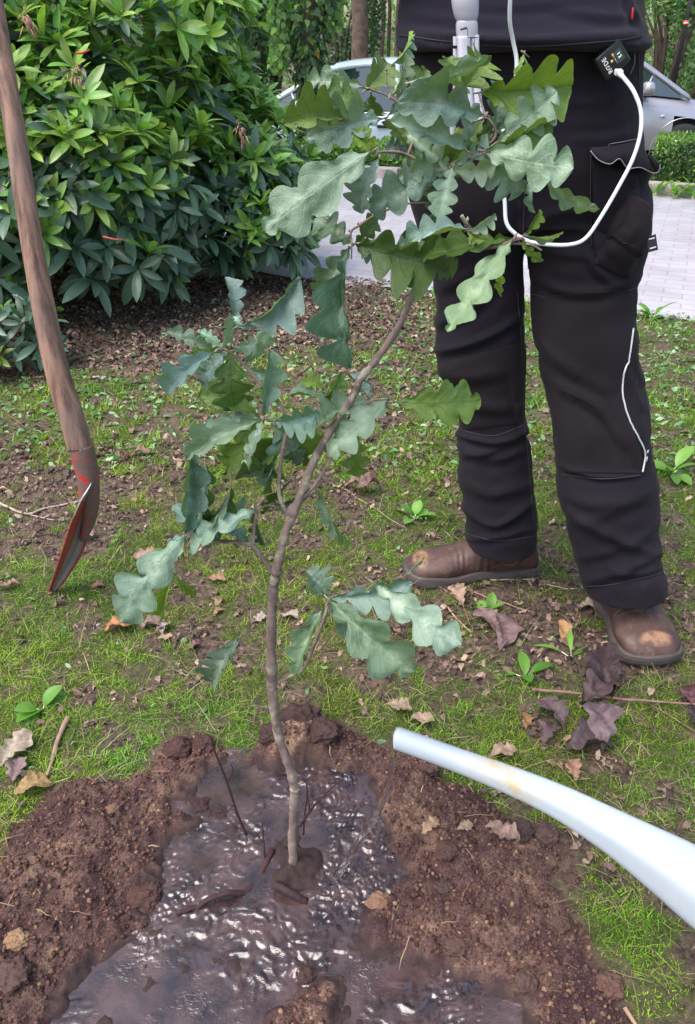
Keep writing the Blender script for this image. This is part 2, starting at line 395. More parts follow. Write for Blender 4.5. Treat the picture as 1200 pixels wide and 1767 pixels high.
o = blades('grass', 2600, .55, 2.6, .04, .09, .0014, .12, [(.28,.40,.08),(.20,.33,.06),(.40,.36,.18)], GRASS, 1.0, 1.9)
tag(o, 'long loose grass stalks leaning over the lawn', 'grass')
# straw lying on the lawn
def strawset(name, n, y0, y1, lmin, lmax, w, pal, sel, label, cat):
    x, y = frustum(n, y0, y1, .9); s, wt, g, l, rs = masks(x, y); k = sel(s, wt, g, l) & (EDGE(x, y) < -.02); x, y = x[k], y[k]; n = len(x)
    pos = on_ground(x, y); pos[:, 2] += .003 + .006*rng.random(n); az = rng.random(n)*2*pi; L = lmin + (lmax-lmin)*rng.random(n)**2
    d = np.stack([cos_(az), sin_(az), .25*(rng.random(n)-.4)], 1); nn = np.tile([0., 0, 1], (n, 1)); M = frames(d, nn)
    M = M * np.stack([w*(.6+.8*rng.random(n)), L, L], 1)[:, None, :]
    T = np.array([(-.5,0,0),(.5,0,0),(-.5+.0,.35,.06),(.5,.35,.06),(1.5,.7,.05),(2.5,.7,.05),(1.,1,.0)])
    pal = np.array(pal); c = pal[rng.integers(0, len(pal), n)]*(.6+.7*rng.random((n, 1)))
    return tag(scatter(name, T, [[(0,1,3,2),(2,3,5,4)], [(4,5,6)]], M, pos, c, DRY), label, cat, kind='stuff')
DRY = leafmat('dry plant', .7, .12, .3)
strawset('dry_straw', 17000, .55, 4.3, .010, .055, .0011, [(.38,.29,.19),(.17,.10,.08),(.26,.18,.13),(.10,.06,.05)], lambda s, w, g, l: s < .4, 'dry straw and fine stems strewn over the lawn', 'straw')
strawset('rootlets', 330, .35, 1.3, .015, .06, .0013, [(.42,.28,.17),(.2,.1,.07)], lambda s, w, g, l: (s > .6) & (w < .2), 'thin rootlets lying on the dug soil', 'rootlets')
# oak-leaf outline used for the sapling and the fallen leaves
def oakleaf(n=30, m=7, k=4.3, depth=.42, width=.62, seed=0, curl=.12, bend=.15, fold=.18, wave=.05):
    r = random.Random(seed); V = []; U = []
    ph = [r.uniform(-.15, .15), r.uniform(-.15, .15)]; dp = [[r.uniform(.6, 1.25) for _ in range(12)] for _ in range(2)]
    for i in range(n + 1):
        t = i / n
        for j in range(-m//2 + 1, m//2 + 1):
            u = j / (m//2); sgn = 0 if u < 0 else 1
            tt = min(1, max(0, t))
            env = (sin(pi*min(1, tt**.95))**.55) * (.42 + .62*tt**.9) * (1 - .25*max(0, tt-.8)/.2)
            if tt < .1: env *= tt/.1*.5+.12
            lob = abs(sin(pi*(k*tt + .25 + ph[sgn])))**.75
            wdt = width*.5*env*(1 - dp[sgn][min(11, int(tt*12))]*depth*(1-lob)*(1 if tt > .1 else .3)*(1 - .4*max(0, tt-.85)/.15))
            x = u*wdt*1.15; y = t*(1) + abs(u)**1.5*.09*env*(1-tt*.6)
            z = -fold*abs(x)*-1 + curl*(sin(tt*2.6)-.3)*.5 - bend*tt*tt + wave*sin(tt*9+u*3+seed)*abs(u)
            V.append((x, y, z)); U.append((u*.5+.5, t))
    c = 2*(m//2)+1 if m % 2 else m
    w = len(range(-m//2 + 1, m//2 + 1)); Fc = [(a*w+b, a*w+b+1, a*w+w+b+1, a*w+w+b) for a in range(n) for b in range(w-1)]
    V = np.array(V); V[:, 2] -= V[0, 2]
    return V, Fc, np.array(U)
def litter(name, n, y0, y1, smin, smax, pal, selp, label, mat, seeds=(1, 2, 3), up=.35, parent=None, curl=.5):
    objs = []
    x, y = frustum(n, y0, y1, .85); s, wt, g, l, rs = masks(x, y)
    k = (rng.random(n) < selp(s, wt, g, l)) & (EDGE(x, y) < .1); x, y = x[k], y[k]
    pos = on_ground(x, y); n = len(x); pos[:, 2] += .003 + .008*rng.random(n)
    Vs = []; Fs = []; Cs = []; o = 0; pal = np.array(pal)
    which = rng.integers(0, len(seeds), n)
    for q, sd in enumerate(seeds):
        if sd < 100: T, Fc, U = oakleaf(12, 5, seed=sd, curl=curl*.6, bend=.1+curl*.5, fold=.5*curl, wave=.1)
        else:
            T, Fc, U = oakleaf(8, 5, depth=0, width=.5, seed=sd, curl=curl*.5, bend=.2+curl*.3, fold=.6*curl, wave=.05)
        w = which == q; nn = w.sum()
        if not nn: continue
        az = rng.random(nn)*2*pi; d = np.stack([cos_(az), sin_(az), up*(rng.random(nn)-.35)], 1)
        nr = np.stack([up*rng.normal(size=nn), up*rng.normal(size=nn), np.ones(nn)*(1-2*(rng.random(nn) < .35))], 1)
        L = smin + (smax-smin)*rng.random(nn)**1.4
        M = frames(d, nr)*L[:, None, None]; T = T - np.array([0, .5, 0])
        V = (np.einsum('nij,kj->nki', M, T) + pos[w][:, None, :]).reshape(-1, 3); kk = len(T)
        Fs.append((np.array(Fc)[None] + (np.arange(nn)*kk)[:, None, None]).reshape(-1, 4) + o); o += len(V); Vs.append(V)
        Cs.append(np.repeat(pal[rng.integers(0, len(pal), nn)]*(.55+.8*rng.random((nn, 1))), kk, 0))
    ob = put(name, npmesh(name, np.vstack(Vs), [np.vstack(Fs)], np.vstack(Cs)), mat, parent)
    return tag(ob, label, None, kind='stuff')
bpal = [(.17,.10,.08),(.25,.16,.125),(.07,.045,.042),(.38,.27,.21),(.20,.12,.105),(.10,.06,.055),(.14,.085,.075),(.09,.055,.05)]
o = litter('leaf_litter', 26000, 1.9, 4.45, .014, .046, bpal, lambda s, w, g, l: (.035 + .75*l*(.3+.7*(g < .5))), 'brown fallen leaves under and in front of the shrub', DRY); o['category'] = 'leaf litter'
o = litter('leaf_litter', 16000, .7, 2.3, .005, .026, bpal, lambda s, w, g, l: (.8*(g < .36) + .07 + .8*l)*(s < .2), 'small broken brown leaves in the near lawn', DRY); o['category'] = 'leaf litter'
gl = [(.20,.38,.16),(.28,.46,.24),(.14,.30,.12),(.38,.54,.32)]
LEAFG = leafmat('weed leaf', .4, .35, .1)
o = litter('ground_ivy', 7500, 2.1, 4.4, .014, .040, gl, lambda s, w, g, l: .35 + .5*(g > .3), 'small green ground ivy leaves between the fallen leaves', LEAFG, (101, 102), up=.5, curl=.2); o['category'] = 'ground cover'
o = litter('ground_ivy', 260, .9, 2.2, .01, .028, gl, lambda s, w, g, l: .5*(s < .2), 'single small green leaves in the near lawn', LEAFG, (101, 102), up=.5, curl=.2); o['category'] = 'ground cover'
# crumbs of soil
def crumbs(name, n, smin, smax, box, sel, mat, label):
    x = box[0] + (box[1]-box[0])*rng.random(n); y = box[2] + (box[3]-box[2])*rng.random(n); s, wt, g, l, rs = masks(x, y)
    k = sel(s, wt, rs); x, y = x[k], y[k]; n = len(x); pos = on_ground(x, y); sz = smin + (smax-smin)*rng.random(n)**6
    pos[:, 2] += sz*.15; bm = bmesh.new(); bmesh.ops.create_icosphere(bm, subdivisions=1, radius=1); T = np.array([v.co[:] for v in bm.verts]); Fc = [[v.index for v in f.verts] for f in bm.faces]; bm.free()
    T = T*(1 + .35*(rng.random((len(T), 1))-.5))
    A = rng.normal(size=(n, 3, 3)); Q = np.linalg.qr(A)[0]; M = Q*(sz[:, None]*(.55+.6*rng.random((n, 3))))[:, None, :]
    c = np.array([(.16,.088,.07)])*(.45+1.1*rng.random((n, 1))); tan = rng.random(n) < .07; c[tan] = np.array([(.36,.23,.14)])*(.7+.5*rng.random((tan.sum(), 1)))
    return tag(scatter(name, T, Fc, M, pos, c, mat, smooth=True), label, 'soil', kind='stuff')
t = NT('soil crumb'); t.set(col=t.mix(t.ramp(t.noise(300, 3), [(.3, 0), (.7, 1)]), t.mix(1, t.attr(), (.6,.6,.6), 'MULTIPLY'), t.attr()), rough=.95, spec=.15, nrm=t.bump(t.noise(500, 4, .7), .9, .003)); CRUMB = t.m
crumbs('soil_crumbs', 110000, .0006, .0048, (-.62, .62, .32, 1.25), lambda s, w, r: (s > .55) & (w < .15), CRUMB, 'loose crumbs of brown soil on the dug earth')
crumbs('soil_crumbs', 2500, .0015, .008, (.5, .95, .45, .95), lambda s, w, r: (s < .4) & (r > .3), CRUMB, 'crumbs of dark soil scattered in the trodden corner')
# ---------------------------------------------------------------- the young oak
def oakmat():
    t = NT('oak leaf')
    sx = t.new('ShaderNodeSeparateXYZ'); t.l.new(t.coord('UV'), sx.inputs[0]); u, v = sx.outputs[0], sx.outputs[1]
    au = t.math('ABSOLUTE', t.math('SUBTRACT', u, .5))
    mid = t.ramp(au, [(.0, 1), (.012, .8), (.03, 0)])
    sv = t.math('ABSOLUTE', t.math('SUBTRACT', t.math('FRACT', t.math('MULTIPLY', t.math('SUBTRACT', v, t.math('MULTIPLY', au, .42)), 7.5)), .5))
    vein = t.ramp(sv, [(0, .75), (.05, .3), (.11, 0)]); veins = t.math('MAXIMUM', mid, vein)
    n1 = t.noise(38, 4, .6); n2 = t.noise(11, 3)
    base = t.mix(t.ramp(n1, [(.3, 0), (.7, 1)]), (.058,.118,.088), (.125,.200,.160))
    base = t.mix(t.ramp(n2, [(.42, 0), (.62, .75)]), base, (.23,.33,.31))
    bloom = t.math('MULTIPLY', t.ramp(au, [(0, 1), (.32, 0)]), t.ramp(t.noise(34, 5, .7), [(.44, 0), (.66, .95)]))
    base = t.mix(bloom, base, (.44,.55,.54)); top = t.mix(t.math('MULTIPLY', veins, .38), base, (.30,.40,.33))
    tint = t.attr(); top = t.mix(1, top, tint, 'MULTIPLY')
    und = t.mix(t.ramp(n1, [(.3, 0), (.7, 1)]), (.085,.155,.030), (.14,.225,.045)); und = t.mix(t.math('MULTIPLY', veins, .65), und, (.06,.115,.02)); und = t.mix(1, und, tint, 'MULTIPLY')
    top = t.mix(t.ramp(t.voro(45), [(.035, 1), (.06, 0)]), top, (.16,.10,.05)); geo = t.new('ShaderNodeNewGeometry').outputs['Backfacing']
    c = t.mix(geo, top, und)
    t.set(col=c, rough=t.math('ADD', .36, t.math('MULTIPLY', n1, .25)), spec=.55, nrm=t.bump(t.math('ADD', t.math('MULTIPLY', veins, -.25), t.math('ADD', t.math('MULTIPLY', t.noise(110, 4, .7), .6), t.math('MULTIPLY', t.ramp(t.voro(330, 'DISTANCE_TO_EDGE'), [(0, 0), (.12, 1)]), .18))), .5, .0022))
    return t.translucent(t.mix(1, und, (1.4,1.5,1.0), 'MULTIPLY'), .2)
OAK = oakmat()
t = NT('young bark'); c = t.mix(t.ramp(t.noise(60, 5, .65, vec=t.map((1,1,.35))), [(.3, 0), (.7, 1)]), (.12,.08,.07), (.30,.22,.19)); c = t.mix(t.ramp(t.noise(45, 4, .6), [(.52, 0), (.64, .9)]), c, (.38,.34,.25))
t.set(col=c, rough=.8, nrm=t.bump(t.noise(170, 5, .7, vec=t.map((1,1,.5))), .6, .003)); BARK = t.m
LEAFCACHE = {}
def leafmesh(name, base, tip, w_px, roll, under, seed, tint, parent, petiole=True):
    base, tip = Vector(base), Vector(tip); d = tip - base; L = d.length
    mid = (base + tip)/2; view = (mid - Vector((0, 0, CH))).normalized()
    dn = d.normalized(); side = dn.cross(view).normalized(); nrm = side.cross(dn).normalized()
    if nrm.dot(view) > 0: nrm = -nrm         # nrm towards the camera
    r = R(roll); s2 = side*cos(r) + nrm*sin(r); n2 = s2.cross(dn).normalized()
    if n2.dot(nrm) < 0: n2 = -n2; s2 = -s2
    if under: n2 = -n2                        # the underside faces the camera
    s2 = dn.cross(n2)
    wid = wpx(w_px*1.06, mid)/max(.35, cos(r))
    rr = random.Random(seed)
    T, Fc, U = oakleaf(50, 13, k=rr.uniform(3.2, 4.4), depth=rr.uniform(.60, .80), width=1.0, seed=seed, curl=rr.uniform(.02, .3), bend=rr.uniform(.05, .4), fold=rr.uniform(-.1, .75), wave=.03)
    T = T.copy(); tw = rr.uniform(-.5, .5); T[:, 2] += T[:, 0]*tw*T[:, 1] + .028*fbm(T[:, 0]*9+seed, T[:, 1]*7, seed=seed) + .006*np.abs(np.sin((T[:, 1]-.42*np.abs(U[:, 0]-.5))*23)); T[:, 0] *= wid/L; sgn = 1
    V = np.array([base + s2*float(a) *L + dn*float(b)*L + n2*float(c)*L*(-1 if under else 1) for a, b, c in T])
    # keep the tip where it was measured
    V += np.outer(T[:, 1], np.array(tip - Vector(V[50*13+6])))
    # mesh winding: front face = upper side
    F2 = np.array(Fc)
    fn = Vector(np.cross(V[F2[:, 1]]-V[F2[:, 0]], V[F2[:, 2]]-V[F2[:, 0]]).sum(0))
    if fn.dot(n2) < 0: F2 = F2[:, ::-1]
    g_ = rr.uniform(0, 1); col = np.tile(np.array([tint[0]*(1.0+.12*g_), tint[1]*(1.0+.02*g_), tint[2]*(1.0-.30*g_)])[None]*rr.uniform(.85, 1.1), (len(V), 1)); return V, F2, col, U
LV = {}
def leaf(branch, bx, by, tx, ty, w, D=.76, dD=0., roll=25, u=0, tint=(1,1,1)):
    LV.setdefault(branch, []).append((bx, by, tx, ty, w, D, dD, roll, u, tint))
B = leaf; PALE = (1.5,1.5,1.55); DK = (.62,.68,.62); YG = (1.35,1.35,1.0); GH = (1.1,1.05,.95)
# crown (branch 'top')
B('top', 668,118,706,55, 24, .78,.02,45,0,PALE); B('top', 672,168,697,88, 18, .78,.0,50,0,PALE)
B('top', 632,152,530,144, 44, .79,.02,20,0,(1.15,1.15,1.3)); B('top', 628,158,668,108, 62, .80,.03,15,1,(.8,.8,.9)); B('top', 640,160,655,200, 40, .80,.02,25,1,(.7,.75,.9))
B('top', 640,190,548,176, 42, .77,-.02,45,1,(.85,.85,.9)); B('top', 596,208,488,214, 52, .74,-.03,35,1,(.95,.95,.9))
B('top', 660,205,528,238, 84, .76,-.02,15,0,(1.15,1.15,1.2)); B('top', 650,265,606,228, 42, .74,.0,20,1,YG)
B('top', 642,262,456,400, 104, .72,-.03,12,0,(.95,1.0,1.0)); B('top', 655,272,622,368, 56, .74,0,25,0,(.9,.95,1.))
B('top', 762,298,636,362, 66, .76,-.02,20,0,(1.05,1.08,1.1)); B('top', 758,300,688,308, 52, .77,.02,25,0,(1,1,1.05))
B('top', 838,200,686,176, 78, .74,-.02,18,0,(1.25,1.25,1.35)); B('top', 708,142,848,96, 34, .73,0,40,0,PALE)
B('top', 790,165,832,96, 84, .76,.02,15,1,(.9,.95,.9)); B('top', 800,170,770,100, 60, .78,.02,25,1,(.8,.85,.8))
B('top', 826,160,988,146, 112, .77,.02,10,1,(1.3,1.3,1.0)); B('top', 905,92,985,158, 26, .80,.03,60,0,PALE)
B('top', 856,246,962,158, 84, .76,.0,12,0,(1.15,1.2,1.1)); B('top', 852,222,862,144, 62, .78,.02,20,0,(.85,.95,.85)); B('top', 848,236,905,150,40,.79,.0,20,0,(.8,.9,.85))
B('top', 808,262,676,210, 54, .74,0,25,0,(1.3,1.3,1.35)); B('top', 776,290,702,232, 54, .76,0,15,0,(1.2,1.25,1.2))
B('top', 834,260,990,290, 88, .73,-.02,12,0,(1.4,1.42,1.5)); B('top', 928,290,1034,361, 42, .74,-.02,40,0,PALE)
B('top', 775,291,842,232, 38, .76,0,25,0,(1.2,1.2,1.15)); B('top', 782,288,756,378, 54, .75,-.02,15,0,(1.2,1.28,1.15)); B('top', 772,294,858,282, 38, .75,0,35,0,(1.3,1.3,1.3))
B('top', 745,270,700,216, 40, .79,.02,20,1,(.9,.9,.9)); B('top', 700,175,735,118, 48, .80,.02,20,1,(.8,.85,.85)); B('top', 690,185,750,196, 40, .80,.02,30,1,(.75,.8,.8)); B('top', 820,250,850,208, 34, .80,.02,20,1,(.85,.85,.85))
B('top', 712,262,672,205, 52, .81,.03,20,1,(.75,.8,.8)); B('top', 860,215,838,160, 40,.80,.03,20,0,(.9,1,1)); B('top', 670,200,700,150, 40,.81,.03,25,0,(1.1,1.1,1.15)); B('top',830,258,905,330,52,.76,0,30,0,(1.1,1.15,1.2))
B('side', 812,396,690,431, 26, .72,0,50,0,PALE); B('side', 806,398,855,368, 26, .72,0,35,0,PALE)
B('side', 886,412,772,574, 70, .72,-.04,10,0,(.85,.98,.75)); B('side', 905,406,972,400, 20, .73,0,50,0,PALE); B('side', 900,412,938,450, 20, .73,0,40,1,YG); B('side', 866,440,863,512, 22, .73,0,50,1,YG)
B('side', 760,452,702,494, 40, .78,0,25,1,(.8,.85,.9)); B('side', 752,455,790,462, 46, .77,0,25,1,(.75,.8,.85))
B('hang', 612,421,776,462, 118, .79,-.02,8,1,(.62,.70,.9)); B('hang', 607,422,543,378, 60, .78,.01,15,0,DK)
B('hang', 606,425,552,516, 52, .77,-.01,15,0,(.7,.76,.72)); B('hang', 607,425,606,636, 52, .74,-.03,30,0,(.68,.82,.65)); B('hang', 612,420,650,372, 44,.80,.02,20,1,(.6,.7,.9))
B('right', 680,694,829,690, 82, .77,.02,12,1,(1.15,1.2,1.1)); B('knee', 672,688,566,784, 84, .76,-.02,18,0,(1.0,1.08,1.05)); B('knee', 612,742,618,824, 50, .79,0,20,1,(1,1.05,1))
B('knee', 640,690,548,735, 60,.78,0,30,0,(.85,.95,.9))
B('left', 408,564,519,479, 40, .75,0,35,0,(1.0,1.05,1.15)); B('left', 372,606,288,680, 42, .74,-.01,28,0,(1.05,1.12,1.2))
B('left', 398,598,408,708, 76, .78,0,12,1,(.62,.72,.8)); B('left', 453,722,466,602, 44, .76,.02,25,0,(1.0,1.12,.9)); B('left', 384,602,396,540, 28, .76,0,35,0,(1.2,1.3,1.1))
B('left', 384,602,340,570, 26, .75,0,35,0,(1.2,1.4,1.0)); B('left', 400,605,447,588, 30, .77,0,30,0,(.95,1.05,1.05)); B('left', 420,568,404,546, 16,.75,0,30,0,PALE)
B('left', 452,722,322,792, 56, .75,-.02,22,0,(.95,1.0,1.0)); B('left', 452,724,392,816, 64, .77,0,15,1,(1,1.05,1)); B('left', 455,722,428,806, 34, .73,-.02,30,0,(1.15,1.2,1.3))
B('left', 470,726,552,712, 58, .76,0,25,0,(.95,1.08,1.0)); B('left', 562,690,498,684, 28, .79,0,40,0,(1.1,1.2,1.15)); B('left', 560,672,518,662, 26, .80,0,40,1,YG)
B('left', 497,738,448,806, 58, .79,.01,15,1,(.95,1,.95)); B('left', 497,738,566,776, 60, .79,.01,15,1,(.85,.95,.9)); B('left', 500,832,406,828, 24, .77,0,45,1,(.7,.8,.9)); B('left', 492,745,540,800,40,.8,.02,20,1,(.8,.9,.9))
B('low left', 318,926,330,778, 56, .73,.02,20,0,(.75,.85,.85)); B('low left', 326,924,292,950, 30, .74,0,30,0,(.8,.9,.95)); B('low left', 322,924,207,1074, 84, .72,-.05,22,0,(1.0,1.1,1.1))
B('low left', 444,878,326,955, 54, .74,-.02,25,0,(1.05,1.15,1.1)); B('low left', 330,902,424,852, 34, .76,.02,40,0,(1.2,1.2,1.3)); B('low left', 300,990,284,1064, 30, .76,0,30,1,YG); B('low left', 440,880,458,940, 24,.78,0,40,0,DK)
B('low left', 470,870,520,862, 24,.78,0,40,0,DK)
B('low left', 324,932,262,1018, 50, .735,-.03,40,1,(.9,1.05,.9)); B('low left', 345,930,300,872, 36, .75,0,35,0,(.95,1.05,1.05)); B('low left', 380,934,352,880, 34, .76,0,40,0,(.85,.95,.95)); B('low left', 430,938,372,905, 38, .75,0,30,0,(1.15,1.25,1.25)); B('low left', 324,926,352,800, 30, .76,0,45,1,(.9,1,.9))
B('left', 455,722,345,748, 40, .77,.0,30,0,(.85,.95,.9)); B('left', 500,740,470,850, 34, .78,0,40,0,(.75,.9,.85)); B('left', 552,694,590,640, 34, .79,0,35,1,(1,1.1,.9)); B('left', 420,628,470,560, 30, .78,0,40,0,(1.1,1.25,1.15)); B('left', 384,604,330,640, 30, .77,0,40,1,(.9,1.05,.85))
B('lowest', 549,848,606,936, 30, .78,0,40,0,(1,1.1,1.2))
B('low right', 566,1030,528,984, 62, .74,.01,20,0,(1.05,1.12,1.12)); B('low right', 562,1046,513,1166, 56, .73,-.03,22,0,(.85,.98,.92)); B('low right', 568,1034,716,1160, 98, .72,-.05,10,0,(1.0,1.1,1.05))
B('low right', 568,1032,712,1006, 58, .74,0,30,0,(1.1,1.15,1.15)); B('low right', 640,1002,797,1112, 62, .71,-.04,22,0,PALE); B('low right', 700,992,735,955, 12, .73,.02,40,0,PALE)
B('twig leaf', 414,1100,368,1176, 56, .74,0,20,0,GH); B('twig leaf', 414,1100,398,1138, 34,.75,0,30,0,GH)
_r = random.Random(4)
for bn, L in list(LV.items()):
    if bn in ('right', 'lowest', 'twig leaf'): continue
    for (bx, by, tx, ty, w, D, dD, roll, u, tint) in list(L):
        if (bn != 'top' or bx > 700) and _r.random() < (.6 if bn in ('top', 'left') else .3):
            a = R(_r.choice((-1, 1))*_r.uniform(30, 75)); s_ = _r.uniform(.55, .85); ex, ey = (tx-bx)*s_, (ty-by)*s_
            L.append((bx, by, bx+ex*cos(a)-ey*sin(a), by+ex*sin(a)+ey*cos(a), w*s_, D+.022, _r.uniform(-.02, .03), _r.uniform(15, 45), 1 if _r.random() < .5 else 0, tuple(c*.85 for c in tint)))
oak = empty('oak_sapling', (STEM.x, STEM.y, 0), 'young oak sapling with lobed blue-green leaves, newly planted in the wet hole', 'sapling')
TR = [(507,1512,.725,10.5),(505,1440,.735,9.5),(509,1372,.74,9.5),(508,1350,.742,11),(495,1310,.745,9),(478,1255,.75,9.5),(470,1180,.755,11),(468,1100,.755,10),(472,1020,.752,10),(477,988,.75,12),(490,930,.75,9.5),(506,885,.75,11.5),(516,862,.752,10),
      (540,800,.757,9.5),(570,745,.76,9),(610,684,.762,8.5),(622,655,.762,9),(650,620,.765,8),(690,560,.77,8),(715,502,.772,7),(745,445,.775,7),(758,418,.775,5),(750,372,.775,5),(747,330,.775,6.5),(755,300,.775,5)]
THIN = .84
def pxtube(mb, pts, seg=10, jit=.04, nn=None):
    A = spline(pts, nn or len(pts)*5); P3 = [P(a[0], a[1], a[2]) for a in A]; rr = [wpx(a[3]*THIN, p)*(1+jit*sin(i*.9)+1.4*jit*random.uniform(-1, 1)) for i, (a, p) in enumerate(zip(A, P3))]
    mb.tube(P3, rr, seg, True, jit); return mb
tm = MB(); pxtube(tm, [(x, y, D, w*(1.0 if y > 1000 else .9)) for x, y, D, w in TR], 14, .09, 220)
THINS = THIN
for (x, y, D, w) in ((477,985,.75,10.5),(509,1352,.742,9.5),(506,882,.75,10.5),(748,320,.775,7),(470,1178,.755,9.5)):
    p = P(x, y, D); r = wpx(w, p); tm.tube([p+Vector((0,0,-r*1.3)), p+Vector((0,0,-r*.5)), p, p+Vector((0,0,r*.6)), p+Vector((0,0,r*1.3))], [r*.5, r*.9, r, r*.85, r*.45], 10, True, .12)
tm.tube([P(511,1352,.74), P(524,1350,.735)], [.003, .0022], 7)
tm.build('trunk', BARK, oak)
BR = {'top': [[(752,305,.775,4.5),(772,290,.775,4.5),(800,272,.77,4),(828,256,.765,3.5),(850,243,.765,3),(856,225,.765,2.5),(840,200,.76,2)], [(766,293,.775,3.5),(735,285,.775,3),(704,268,.77,3.5),(675,262,.76,3.2),(640,264,.74,2.2)],
              [(704,268,.775,3),(715,230,.785,3),(702,190,.79,2.8),(668,165,.795,2.3),(632,152,.79,2)], [(704,190,.79,2),(670,150,.785,1.6),(668,118,.78,1.3)], [(840,205,.76,2),(832,180,.765,2),(826,160,.77,1.6)], [(780,290,.77,2),(850,262,.74,2),(930,290,.74,1.2)]],
      'side': [[(752,455,.776,5),(790,435,.76,4.5),(815,430,.75,4.5),(860,424,.74,4),(895,412,.73,3.5),(905,414,.73,3.5)], [(812,430,.75,4.5),(826,408,.74,4.2),(832,395,.735,3.5)], [(826,408,.74,3),(812,395,.725,4),(797,372,.72,4.5)], [(880,420,.735,3),(915,422,.73,2.6),(935,432,.73,2)], [(762,428,.775,4),(775,424,.77,3.6),(783,426,.768,3)]],
      'hang': [[(752,350,.775,2.5),(700,352,.775,2.2),(655,368,.78,2.6),(622,388,.785,3),(606,400,.785,2.6),(608,424,.78,2)]],
      'right': [[(625,655,.762,2),(650,668,.765,1.6),(682,694,.77,1.6)]],
      'knee': [[(520,862,.752,4.5),(548,830,.757,4.2),(572,790,.762,3.8),(592,750,.765,3.4),(606,715,.765,3),(640,692,.762,2.2),(672,688,.76,1.8)], [(592,750,.765,2),(612,744,.785,1.6)]],
      'left': [[(498,888,.75,5),(484,860,.752,4.5),(482,828,.755,4.2),(487,785,.758,4.2),(497,740,.76,4.5)], [(496,742,.76,3.5),(480,728,.758,3),(455,722,.756,2.2)], [(497,738,.76,4),(485,700,.765,3.8),(455,668,.768,3.6),(420,628,.768,3),(395,606,.766,2.6),(376,603,.765,2)], [(497,740,.76,3),(520,715,.775,2.6),(552,694,.785,2),(570,668,.79,1.6)], [(395,604,.766,1.6),(408,566,.758,1.5)], [(484,838,.755,2.4),(497,832,.76,2)]],
      'low left': [[(470,988,.75,5.5),(452,962,.748,5.2),(436,942,.746,4.8),(412,936,.743,4.2),(380,934,.74,3.6),(345,930,.738,3),(318,926,.735,2.2)], [(436,942,.746,4),(440,905,.752,3.4),(444,878,.755,2.6)], [(380,934,.74,2),(335,915,.75,1.6),(330,902,.755,1.5)], [(320,926,.735,2),(310,955,.75,1.6),(300,990,.76,1.5)], [(444,878,.755,2),(470,870,.765,1.6)]],
      'lowest': [[(512,872,.752,2.6),(535,855,.765,2),(550,848,.775,1.6)]],
      'low right': [[(480,1178,.755,4),(505,1165,.75,4.2),(528,1148,.746,4),(545,1105,.744,4),(562,1060,.742,4),(567,1034,.742,3.4)], [(567,1032,.742,2),(605,1020,.738,1.6),(650,1002,.72,1.5)]],
      'twig leaf': [[(464,1158,.755,2.6),(440,1145,.75,2),(420,1115,.745,1.6),(414,1100,.742,1.4)]]}
for bn, paths in BR.items():
    mb = MB()
    for p in paths: pxtube(mb, p, 7, .06)
    # dormant buds along the branch
    for p in paths:
        A = spline(p, 6)
        for a in A[1:5]:
            q = P(a[0]+random.choice((-1, 1))*a[3]*1.2, a[1]-2, a[2]); r = wpx(a[3]*.75, q); mb.tube([q-Vector((0,0,r)), q, q+Vector((0,0,r*1.4))], [r*.6, r*.8, r*.1], 6)
    Vs, Fs, Cs, Us = [], [], [], []; o = 0
    for i, (bx, by, tx, ty, w, D, dD, roll, u, tint) in enumerate(LV.get(bn, [])):
        b3 = P(bx, by, D); t3 = P(tx, ty, D + dD)
        V, F2, c, U = leafmesh('leaf', b3, t3, w, roll, u, hash((bx, by, tx)) % 9973, tint, None)
        Vs.append(V); Fs.append(F2 + o); Cs.append(c); Us.append(U); o += len(V)
        mb.tube([b3 - (t3-b3)*.06, b3, b3 + (t3-b3)*.1], [.0009, .0009, .0006], 5)
    bo = mb.build('branch', BARK, oak)
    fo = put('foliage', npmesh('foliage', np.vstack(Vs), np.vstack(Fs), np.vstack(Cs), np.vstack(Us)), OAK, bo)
# ---------------------------------------------------------------- shovel
t = NT('shovel wood'); v = t.map((1,1,.06)); c = t.mix(t.ramp(t.noise(55, 6, .65, vec=v), [(.38, 0), (.62, 1)]), (.10,.052,.04), (.36,.21,.15)); c = t.mix(t.ramp(t.noise(9, 4), [(.4, 0), (.7, .7)]), c, (.22,.15,.13))
t.set(col=c, rough=.62, nrm=t.bump(t.noise(90, 5, .7, vec=v), .5, .002)); WOOD = t.m
t = NT('worn red steel'); geo = t.noise(34, 5, .6); red = t.mix(t.noise(80, 4), (.42,.022,.02), (.6,.05,.045)); mud = t.mix(t.noise(60, 5), (.11,.06,.055), (.22,.14,.125))
c = t.mix(t.ramp(geo, [(.46, 0), (.52, 1)]), mud, red); t.set(col=c, rough=.5, nrm=t.bump(t.noise(120, 4), .35, .002)); REDST = t.m
t = NT('socket steel'); c = t.mix(t.ramp(t.noise(30, 5, .6), [(.56, 0), (.6, 1)]), t.mix(t.noise(50, 5), (.12,.07,.065), (.22,.13,.12)), (.55,.03,.025)); t.set(col=c, rough=.55, nrm=t.bump(t.noise(150, 4), .4, .002)); SOCK = t.m
t = NT('scratched steel'); c = t.mix(t.ramp(t.noise(40, 5, .6, vec=t.map((1,1,.3))), [(.42, 0), (.55, 1)]), (.30,.27,.27), (.34,.05,.045)); t.set(col=c, rough=.42, metal=.35, nrm=t.bump(t.noise(100, 4), .3, .002)); STEEL = t.m
THIN = 1.0
sh = empty('shovel', tuple(G(85,1030)), 'shovel with weathered wooden shaft and worn red steel blade stuck upright in the lawn', 'shovel')
hp = [(-46,-180,1.66,15),(-18,-40,1.62,15.6),(4,90,1.585,16.3),(30,250,1.55,17.4),(59,440,1.515,18.8),(94,620,1.485,20.4),(124,720,1.468,21.4),(139,771,1.46,22)]
m = MB(); pxtube(m, hp, 20, .004, 60)
